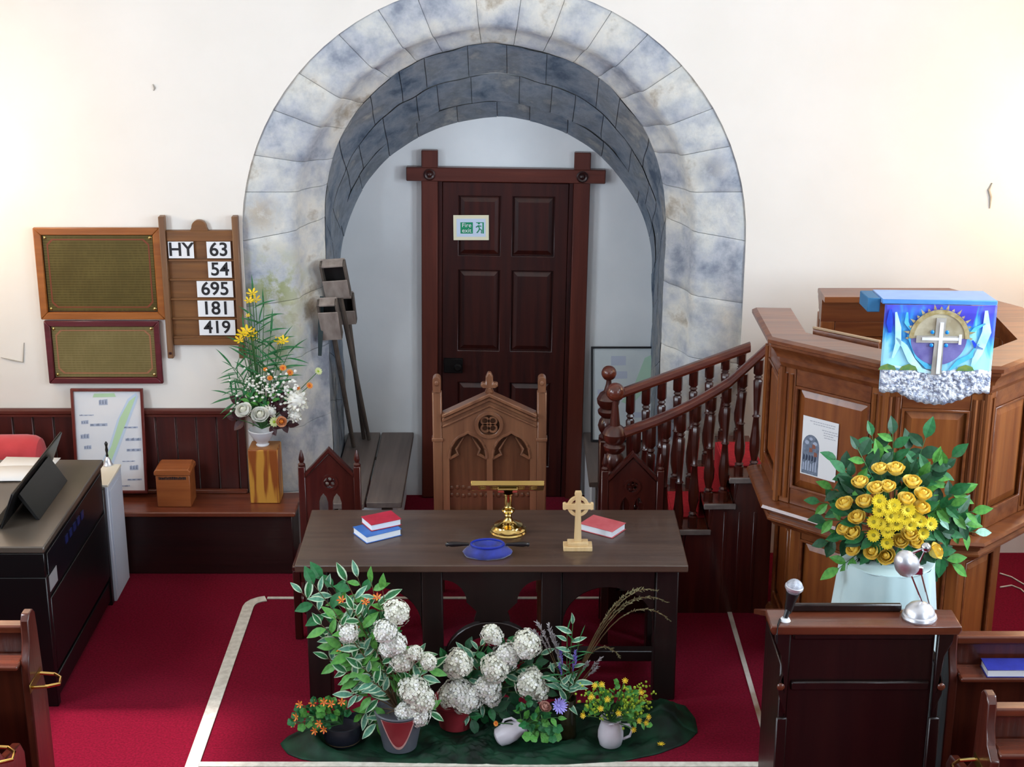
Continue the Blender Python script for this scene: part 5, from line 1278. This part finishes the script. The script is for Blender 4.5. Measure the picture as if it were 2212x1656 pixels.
for x, y in ((735, 670), (735, 745), (800, 720), (850, 705), (690, 835), (740, 850), (800, 860), (870, 850), (880, 790), (930, 800), (980, 860), (800, 910), (690, 940), (795, 1000), (1140, 850), (1080, 925), (1060, 830), (830, 790), (960, 740), (1010, 790)):
    bloom(ya, MUM, ypos(1700+x/3.68, 900+y/3.68, .05), cen, rnd(.028, .033), 'chrysanthemum', front=.9)
for px, py, n in ((1882, 935, 9), (1928, 932, 9), (2002, 938, 7), (2064, 978, 5), (1802, 990, 6), (1764, 1082, 7), (1776, 1122, 7), (1782, 1172, 7), (1806, 1232, 6), (1862, 1238, 6), (1908, 1252, 6), (1922, 1262, 4), (2062, 1222, 7), (2112, 1150, 9), (2106, 1104, 8), (2076, 1062, 8), (2040, 1008, 8),
                  (1850, 965, 8), (1962, 968, 8), (2020, 995, 8), (1822, 1016, 8), (1792, 1052, 7), (2092, 1132, 8), (2034, 1206, 7), (1842, 1216, 7), (2058, 1090, 8), (2050, 1150, 8), (1900, 985, 8), (1990, 1030, 8), (1985, 1225, 6)):
    rr_ = math.hypot((px-PC[0])/180, (py-PC[1])/160)
    spray(ya, cen, PY(px, py, -2.20-rnd(-.06, .10)), n-1, LF_G if px < 2085 else LF_G+[LF_PALE], .088, stemg, lift=.03, f0=.42)
for k in range(60):
    a = rnd(0, 2*PI); rr_ = rnd(.25, 1.1); p = ypos(PC[0]+130*rr_*math.cos(a), PC[1]+10+115*rr_*math.sin(a), -.035)
    inst('leaf', random.choice(LF_G[:2]), ya, leafM(p, Vector((math.cos(a), rnd(-.5, .1), -math.sin(a)+.1)), (rnd(-.2, .2), -1, .5), rnd(.075, .10)))

# ---- white and yellow arrangement on the striped block
vb = Vector(((bx0+bx1)/2-.01, -.125, btz+.0035))
wa = thing('flower_arrangement', 'tall white, orange and yellow flowers in a white bowl on the striped wooden block', 'flowers', vb)
MB().lathe([(.035, 0), (.038, .006), (.028, .014), (.05, .04), (.072, .075), (.080, .095), (.074, .098), (.06, .08), (.01, .03)], vb, 22).build('bowl', mat('white_china', '#d9dbe0', rough=.25), wa)
wc = vb+Vector((0, 0, .10))
def W(px, py, dy=0.0): return PY(px, py, -.13+dy)
for px, py, s in ((532, 893, .050), (563, 903, .052)): bloom(wa, ROSE_W, W(px, py, -.07), wc, s*1.15, 'white_rose', front=.7, up=.8)
bloom(wa, DAHL, W(640, 864, -.03), wc, .062, 'white_dahlia', front=.8); bloom(wa, DAHL, W(637, 898, -.02), wc, .036, 'white_dahlia'); bloom(wa, DAHL, W(582, 888, -.03), wc, .038, 'white_dahlia')
bloom(wa, PALE, W(592, 911, -.09), wc, .030, 'pale_daisy', front=1.2); bloom(wa, ROSE_P, W(606, 911, -.08), wc, .036, 'peach_rose', front=1.0)
for px, py, s in ((611, 795, .022), (626, 805, .022), (668, 833, .022), (583, 817, .018), (573, 798, .014), (643, 838, .016)): bloom(wa, MARI, W(px, py, -.02), wc, s, 'marigold', front=1.1)
bloom(wa, PALE, W(687, 802, 0), wc, .024, 'pale_daisy', front=1.1)
for px, py, s in ((545, 634, .026), (552, 648, .026), (538, 650, .022), (524, 722, .03), (534, 715, .03), (543, 722, .03), (518, 735, .026), (548, 730, .024), (603, 738, .026), (612, 736, .026), (536, 682, .012)): bloom(wa, LILY, W(px, py, rnd(-.03, .02)), wc, s*1.3, 'yellow_lily', front=.8)
for px, py in ((545, 640), (530, 720), (608, 735), (560, 690), (585, 720), (500, 790), (495, 850), (570, 660), (625, 760)):
    p = W(px, py, .02); spray(wa, wc, p, 9, [LF_LONG], .13, stemg, lift=.06, f0=.35)
for k in range(4): spray(wa, wc, W(498+4*k, 790+26*k, -.02), 6, [LF_LONG], .08, stemg, lift=.16, f0=.5)
for px, py in ((515, 870), (598, 868), (612, 880), (605, 862), (622, 915), (590, 920), (508, 905)): spray(wa, wc, W(px, py, -.01), 3, [LF_BURG], .075, stemg, lift=.02, f0=.6)
for px, py in ((530, 850), (555, 860), (580, 845), (540, 835), (600, 835), (620, 850)): spray(wa, wc, W(px, py, -.02), 5, [LF_G[0], LF_G[2]], .05, stemg, lift=.02, f0=.45)
mb = MB()
for k in range(110):
    px, py = random.gauss(568, 32), random.gauss(840, 22); p = W(px, py, rnd(-.10, .02)); mb.ball(p, rnd(.006, .011), 5, 4, (1, 1, .7))
for k in range(26):
    px, py = random.gauss(618, 14), random.gauss(838, 14); p = W(px, py, rnd(-.06, .02)); mb.ball(p, rnd(.008, .014), 5, 4)
mb.build('small_white_sprays', wht, wa, kind='stuff')

# ---- things on the green cloth in front of the table
gcl = mat('dark_green_velvet', '#04140b', '#0f3a26', rough=.6, scale=9, spec=.25)
out_px = [(604, 1606), (622, 1628), (660, 1642), (760, 1646), (860, 1648), (980, 1650), (1100, 1652), (1220, 1652), (1330, 1646), (1420, 1628), (1480, 1606), (1508, 1580), (1502, 1550), (1478, 1520), (1430, 1519), (1370, 1519), (1250, 1519), (1080, 1519), (900, 1519), (760, 1537), (660, 1570), (620, 1590)]
cpx = [PZ(a, b, .005) for a, b in out_px]; n_o = len(cpx); cc_ = Vector((-.10, -2.07, 0))
def bound(a):
    best = None
    for i in range(n_o):
        p, q = cpx[i]-cc_, cpx[(i+1) % n_o]-cc_; d = Vector((math.cos(a), math.sin(a))); e = Vector((q.x-p.x, q.y-p.y)); den = d.x*e.y-d.y*e.x
        if abs(den) < 1e-9: continue
        t_ = (p.x*e.y-p.y*e.x)/den; u_ = (p.x*d.y-p.y*d.x)/den
        if t_ > 0 and -1e-6 <= u_ <= 1+1e-6: best = max(best or 0, t_)
    return best or .3
POTS = []      # (x, y, r): the cloth lies flat under what stands on it
def clothz(x, y, v):
    q = Vector((x*5, y*9, 0)); z = .006+.055*max(0, noise.noise(q))+.040*abs(noise.noise(q*2.3))+.022*abs(noise.noise(q*4.7))
    z += .095*math.exp(-(((x-.72)/.11)**2+((y+2.0)/.13)**2)) + .075*math.exp(-(((x+.86)/.08)**2+((y+2.2)/.07)**2))
    e = min(1, (1-v)*9); k = 1.0
    for px_, py_, pr in POTS: k = min(k, max(0, (math.hypot(x-px_, y-py_)-pr)/.05))
    return .004+(z*e)*min(1, k)
pots = {'bowl': PZ(738, 1606, .02), 'pot': PZ(862, 1622, .02), 'jug': PZ(1112, 1610, .02), 'vase': PZ(1224, 1592, .02), 'pitcher': PZ(1320, 1612, .02), 'pot2': PZ(985, 1562, .02), 'lying': PZ(665, 1625, .02)}
pots['pot2'].y = -2.0
for k, r in (('bowl', .09), ('pot', .11), ('jug', .08), ('vase', .06), ('pitcher', .07), ('pot2', .10)):
    pots[k].y += {'bowl': .05, 'pot': .07, 'jug': .045, 'vase': .04, 'pitcher': .045, 'pot2': 0}[k]; pots[k].z = .0065; POTS.append((pots[k].x, pots[k].y, r))
BO = [bound(2*PI*i/192) for i in range(193)]
def cl_(u, v):
    a = 2*PI*u; r = BO[int(round(u*192))]*v; x, y = cc_.x+r*math.cos(a), cc_.y+r*math.sin(a); return (x, y, clothz(x, y, v))
g = MB().grid(cl_, 192, 44).build('green_cloth', gcl, None, loc=(cc_.x, cc_.y, 0), smooth=80)
sd = g.modifiers.new('t', 'SOLIDIFY'); sd.thickness = .003; sd.offset = -1
tag(g, 'rumpled dark green velvet cloth on the carpet under the flower pots', 'cloth')

# a: dark bowl of nasturtiums
p = pots['bowl']; na = thing('flower_bowl', 'dark low bowl of nasturtiums at the left end of the green cloth', 'flower pot', p)
MB().lathe([(.075, 0), (.085, .01), (.092, .05), (.096, .10), (.090, .102), (.084, .07), (.01, .06)], p, 22).build('bowl', mat('dark_glaze', '#15161d', '#22232e', rough=.35, scale=5), na)
MB().lathe([(.079, .014), (.0865, .016), (.0865, .021), (.079, .022)], p, 22).build('bowl_band', stemb, na)
c = p+Vector((0, 0, .09))
for px, py in ((632, 1560), (650, 1530), (680, 1512), (712, 1512), (735, 1520), (640, 1545), (665, 1545), (700, 1540), (722, 1545), (655, 1570), (690, 1565), (745, 1535), (680, 1530)):
    tip = PY(px, py, p.y-.06+rnd(-.05, .05)); spray(na, c, tip, 3, [LF_ROUND, LF_ROUND2], .040, stemg, lift=.03, f0=.55)
for px, py in ((640, 1548), (676, 1518), (700, 1516), (738, 1516), (690, 1562), (648, 1521), (715, 1520), (634, 1562), (680, 1578), (700, 1575)): bloom(na, NAST, PY(px, py, p.y-.10), c, .020, 'nasturtium', front=1)
# b: tall pot
p = pots['pot']; pa = thing('flower_pot', 'grey pot with a red scalloped front, holding tall variegated leaves and white blossom', 'flower pot', p)
greyp = mat('slate_glaze', '#4b4d55', '#5d6068', rough=.4, scale=4); redp = mat('red_glaze', '#7d2028', '#963038', rough=.4, scale=5); palep = mat('pale_glaze', '#c08a84', '#d0a39c', rough=.45, scale=30)
def potr(z): return .078+.036*(z/.19)
MB().lathe([(.07, 0), (.078, .004), (.096, .095), (.114, .19), (.118, .195), (.112, .20), (.104, .18), (.01, .16)], p, 32).build('pot_body', greyp, pa)
mb = MB(); fs = 12
def scal(w_, lo, d):
    def f(u, v):
        a = -PI/2+(u-.5)*2*w_; zb = lo+(.19-lo)*(abs(u-.5)*2)**2.2; z = zb+(.187-zb)*v; r = potr(z)+d; return (p.x+r*math.cos(a), p.y+r*math.sin(a), p.z+z)
    return f
MB().grid(scal(.78, .030, .0015), 20, 6).build('scallop_edge', palep, pa, smooth=80); MB().grid(scal(.69, .046, .0035), 20, 6).build('scallop', redp, pa, smooth=80)
c = p+Vector((0, 0, .18))
for px, py, n in ((648, 1275, 11), (672, 1255, 9), (690, 1245, 9), (715, 1262, 9), (745, 1246, 8), (770, 1240, 10), (800, 1250, 9), (825, 1265, 7), (690, 1345, 10), (700, 1375, 9), (705, 1420, 9), (735, 1395, 9), (760, 1310, 9), (790, 1330, 8), (770, 1385, 8), (745, 1450, 8), (780, 1440, 8), (760, 1500, 8), (800, 1470, 8), (780, 1545, 6), (810, 1565, 6), (830, 1490, 7), (930, 1540, 6), (935, 1440, 7), (905, 1410, 7), (880, 1470, 7), (835, 1430, 7), (810, 1400, 7), (720, 1330, 7)):
    tip = PY(px, py, p.y+(.04 if py < 1300 else -.02)+rnd(-.05, .08))
    spray(pa, c, tip, n, LF_V if py > 1290 else LF_V+[LF_G[0]], .088, stemb, lift=.05, f0=.40)
for px, py, s in ((857, 1322, .058), (833, 1362, .052), (852, 1390, .052), (838, 1400, .04), (752, 1366, .046), (868, 1425, .052), (895, 1410, .036), (925, 1428, .038), (893, 1490, .066), (912, 1512, .060), (880, 1535, .052), (905, 1545, .048), (872, 1432, .04)):
    bloom(pa, random.choice(HYD), PY(px, py, p.y-.06+rnd(-.03, .03)), c, s, 'blossom_cluster', front=.9)
for px, py in ((738, 1296), (815, 1290), (790, 1300), (735, 1400), (770, 1360)): bloom(pa, NAST, PY(px, py, p.y-.02), c, .022, 'red_flower', front=.8)
# c: hydrangea pot
p = pots['pot2']; hp = thing('flower_pot', 'dark red pot of cream hydrangea heads at the middle of the green cloth', 'flower pot', p)
MB().lathe([(.075, 0), (.08, .005), (.10, .12), (.105, .125), (.105, .15), (.097, .152), (.01, .12)], p, 28).build('pot_body', redp, hp)
c = p+Vector((0, 0, .14))
for px, py, s in ((990, 1434, .066), (1088, 1424, .060), (1068, 1442, .064), (1098, 1412, .054), (1060, 1368, .044), (1068, 1374, .040), (1138, 1390, .062), (988, 1492, .066), (1012, 1508, .060), (972, 1502, .056), (1052, 1482, .056), (1060, 1502, .048), (1142, 1476, .060), (1162, 1490, .050), (1150, 1462, .046), (1000, 1515, .05), (1135, 1405, .04)):
    bloom(hp, random.choice(HYD), PY(px, py, p.y-.08+rnd(-.05, .03)), c, s, 'hydrangea_head', front=1.0)
for px, py in ((960, 1420), (1010, 1400), (1040, 1390), (1100, 1385), (1165, 1430), (1175, 1460), (1185, 1495), (1110, 1520), (1080, 1540), (1040, 1545), (960, 1560), (1020, 1560), (1120, 1450), (1040, 1440), (1020, 1460), (1175, 1410), (1100, 1500), (1190, 1440)):
    spray(hp, c, PY(px, py, p.y-.04+rnd(-.06, .06)), 6, LF_G[:2]+[LF_V[1]], .075, stemg, lift=.03, f0=.45)
# d: white jug lying tilted with geranium leaves
china = mat('white_china_jug', '#cfc9d2', '#dcd8de', rough=.3, scale=3)
p = pots['jug']; jg = thing('flower_jug', 'small white jug with trailing green leaves, a blush rose and a lilac flower', 'flower jug', p)
Mj = Matrix.Translation(p+Vector((-.035, 0, .052))) @ Matrix.Rotation(math.radians(62), 4, 'Y') @ Matrix.Translation((0, 0, -.0))
MB(Mj).lathe([(.030, -.055), (.044, -.045), (.050, -.01), (.047, .03), (.036, .062), (.032, .075), (.036, .088), (.032, .088), (.028, .075), (.02, .05)], n=22).build('jug_body', china, jg)
MB(Mj).tube([(-.034, 0, .07), (-.062, 0, .055), (-.070, 0, .02), (-.045, 0, -.01)], .006, 8).build('handle', china, jg)
c = Mj @ Vector((0, 0, .08))
for px, py in ((1150, 1545), (1175, 1560), (1200, 1570), (1190, 1600), (1165, 1610), (1200, 1610), (1150, 1590), (1210, 1550), (1130, 1560), (1140, 1510), (1180, 1540), (1120, 1530), (1170, 1585)):
    spray(jg, c, PY(px, py, p.y-.05+rnd(-.03, .05)), 3, [LF_ROUND, LF_ROUND2, LF_G[2]], .046, stemg, lift=.03, f0=.5)
bloom(jg, ROSE_B, PY(1174, 1532, p.y-.06), c, .034, 'blush_rose', front=.3, up=.8); bloom(jg, LAVF, PY(1206, 1524, p.y-.08), c, .040, 'lilac_flower', front=1.2); bloom(jg, MARI, PY(1072, 1562, p.y-.06), c, .014, 'marigold', front=1)
# e: tall dark vase with grasses
p = pots['vase']; gv = thing('grass_vase', 'tall dark glass vase of grasses, lavender spikes and feathery seed heads', 'vase', p)
MB().lathe([(.045, 0), (.048, .006), (.044, .08), (.042, .15), (.046, .20), (.042, .20), (.038, .15), (.01, .02)], p, 22).build('vase_body', mat('olive_glass', '#2a2615', '#3a3420', rough=.15, scale=4, coat=.5), gv)
c = p+Vector((0, 0, .18)); seed = mat('grey_seed_head', '#8a8688', '#aaa6a8', rough=.8, scale=30); purple = mat('purple_spike', '#6a5cc0', '#8e82dc', rough=.7, scale=20); tan = mat('tan_grass', '#6e6a4a', '#8d8862', rough=.8, scale=20)
def plume(a, tip, lift, m, wsz, dens=40, frac=.45, name='seed_head'):
    pts = bez(Vector(a), (Vector(a)+Vector(tip))/2+Vector((0, 0, lift)), Vector(tip), 12)
    MB().tube(pts, [.0026]*12+[.001], 4).build('stem', stemb, gv)
    mb = MB()
    for k in range(dens):
        f = 1-frac*k/dens; i = min(int(f*12), 11); q = pts[i].lerp(pts[i+1], f*12-i); d = Vector((rnd(-1, 1), rnd(-1, 1), rnd(-.6, .6))).normalized()*wsz*(.4+.6*math.sin(PI*min(1, k/dens+.1)))
        mb.tube([q, q+d*.6+(pts[i+1]-pts[i]).normalized()*wsz*.5], [wsz*.16, wsz*.05], 3)
    mb.build(name, m, gv)
for px, py, l in ((1160, 1345, .10), (1185, 1350, .06), (1150, 1362, .14), (1195, 1372, .05), (1205, 1395, .04)): plume(c, PY(px, py, p.y+.02+rnd(-.04, .04)), l, seed, .026)
for px, py in ((1210, 1400), (1208, 1432), (1243, 1405), (1244, 1418)): plume(c, PY(px, py, p.y+rnd(-.04, .02)), .01, purple, .018, 40, .35, 'lavender_spike')
for px, py in ((1298, 1420), (1290, 1440), (1270, 1430)): plume(c, PY(px, py, p.y), .02, seed, .022, 30, .3)
for px, py, l in ((1440, 1300, .40), (1420, 1275, .36), (1400, 1290, .30), (1448, 1340, .44), (1380, 1270, .25), (1345, 1290, .15), (1340, 1420, .30)): plume(c, PY(px, py, p.y+.06), l, tan, .020, 44, .5)
for px, py in ((1225, 1360), (1238, 1340), (1255, 1370), (1215, 1450), (1230, 1480), (1250, 1460), (1195, 1450), (1222, 1520)): spray(gv, c, PY(px, py, p.y-.02), 6, [LF_LONG, LF_BG], .08, stemg, lift=.02, f0=.3)
# f: white pitcher
p = pots['pitcher']; wp = thing('flower_pitcher', 'white china pitcher with buttercups and lime green sprays on the green cloth', 'flower pitcher', p)
MB().lathe([(.046, 0), (.052, .006), (.060, .04), (.060, .07), (.052, .10), (.046, .118), (.048, .132), (.053, .138), (.048, .137), (.040, .115), (.02, .06)], p, 26).build('pitcher_body', china, wp)
MB().tube([p+Vector((.050, -.01, .108)), p+Vector((.082, -.015, .112)), p+Vector((.098, -.015, .085)), p+Vector((.088, -.012, .05)), p+Vector((.058, -.008, .032))], .007, 8).build('handle', china, wp)
MB().prism([p+Vector((-.016, -.044, .125)), p+Vector((.016, -.044, .125)), p+Vector((0, -.066, .139))], (0, .004, .006)).build('spout', china, wp)
c = p+Vector((0, 0, .12))
for px, py in ((1275, 1500), (1290, 1480), (1330, 1475), (1355, 1490), (1370, 1500), (1385, 1520), (1390, 1545), (1270, 1530), (1300, 1520), (1380, 1560), (1345, 1520), (1310, 1500), (1400, 1565), (1365, 1535)):
    spray(wp, c, PY(px, py, p.y-.03+rnd(-.05, .05)), 5, [LF_G[2], LF_ROUND], .034, stemg, lift=.03, f0=.4)
mb = MB()
for k in range(260):
    px, py = random.gauss(1368, 20), random.gauss(1512, 18)
    if k % 3 == 0: px, py = random.gauss(1290, 18), random.gauss(1515, 20)
    q = PY(px, py, p.y-.03+rnd(-.05, .06)); mb.ball(q, rnd(.004, .008), 5, 3)
mb.build('lime_flower_spray', lime, wp, kind='stuff')
for px, py in ((1278, 1505), (1312, 1510), (1298, 1530), (1336, 1540), (1380, 1556), (1400, 1548), (1368, 1575), (1395, 1560), (1300, 1478), (1285, 1480), (1385, 1495), (1260, 1545), (1350, 1470)): bloom(wp, BUTT, PY(px, py, p.y-.09), c, .016, 'buttercup', front=1.0)
q = PZ(1428, 1608, .03); fb_ = inst('buttercup', BUTT, None, Matrix.Translation((q.x, q.y, clothz(q.x, q.y, .8)+.004)) @ Matrix.Scale(.02, 4)); tag(fb_, 'single yellow buttercup fallen on the right end of the green cloth', 'flower')
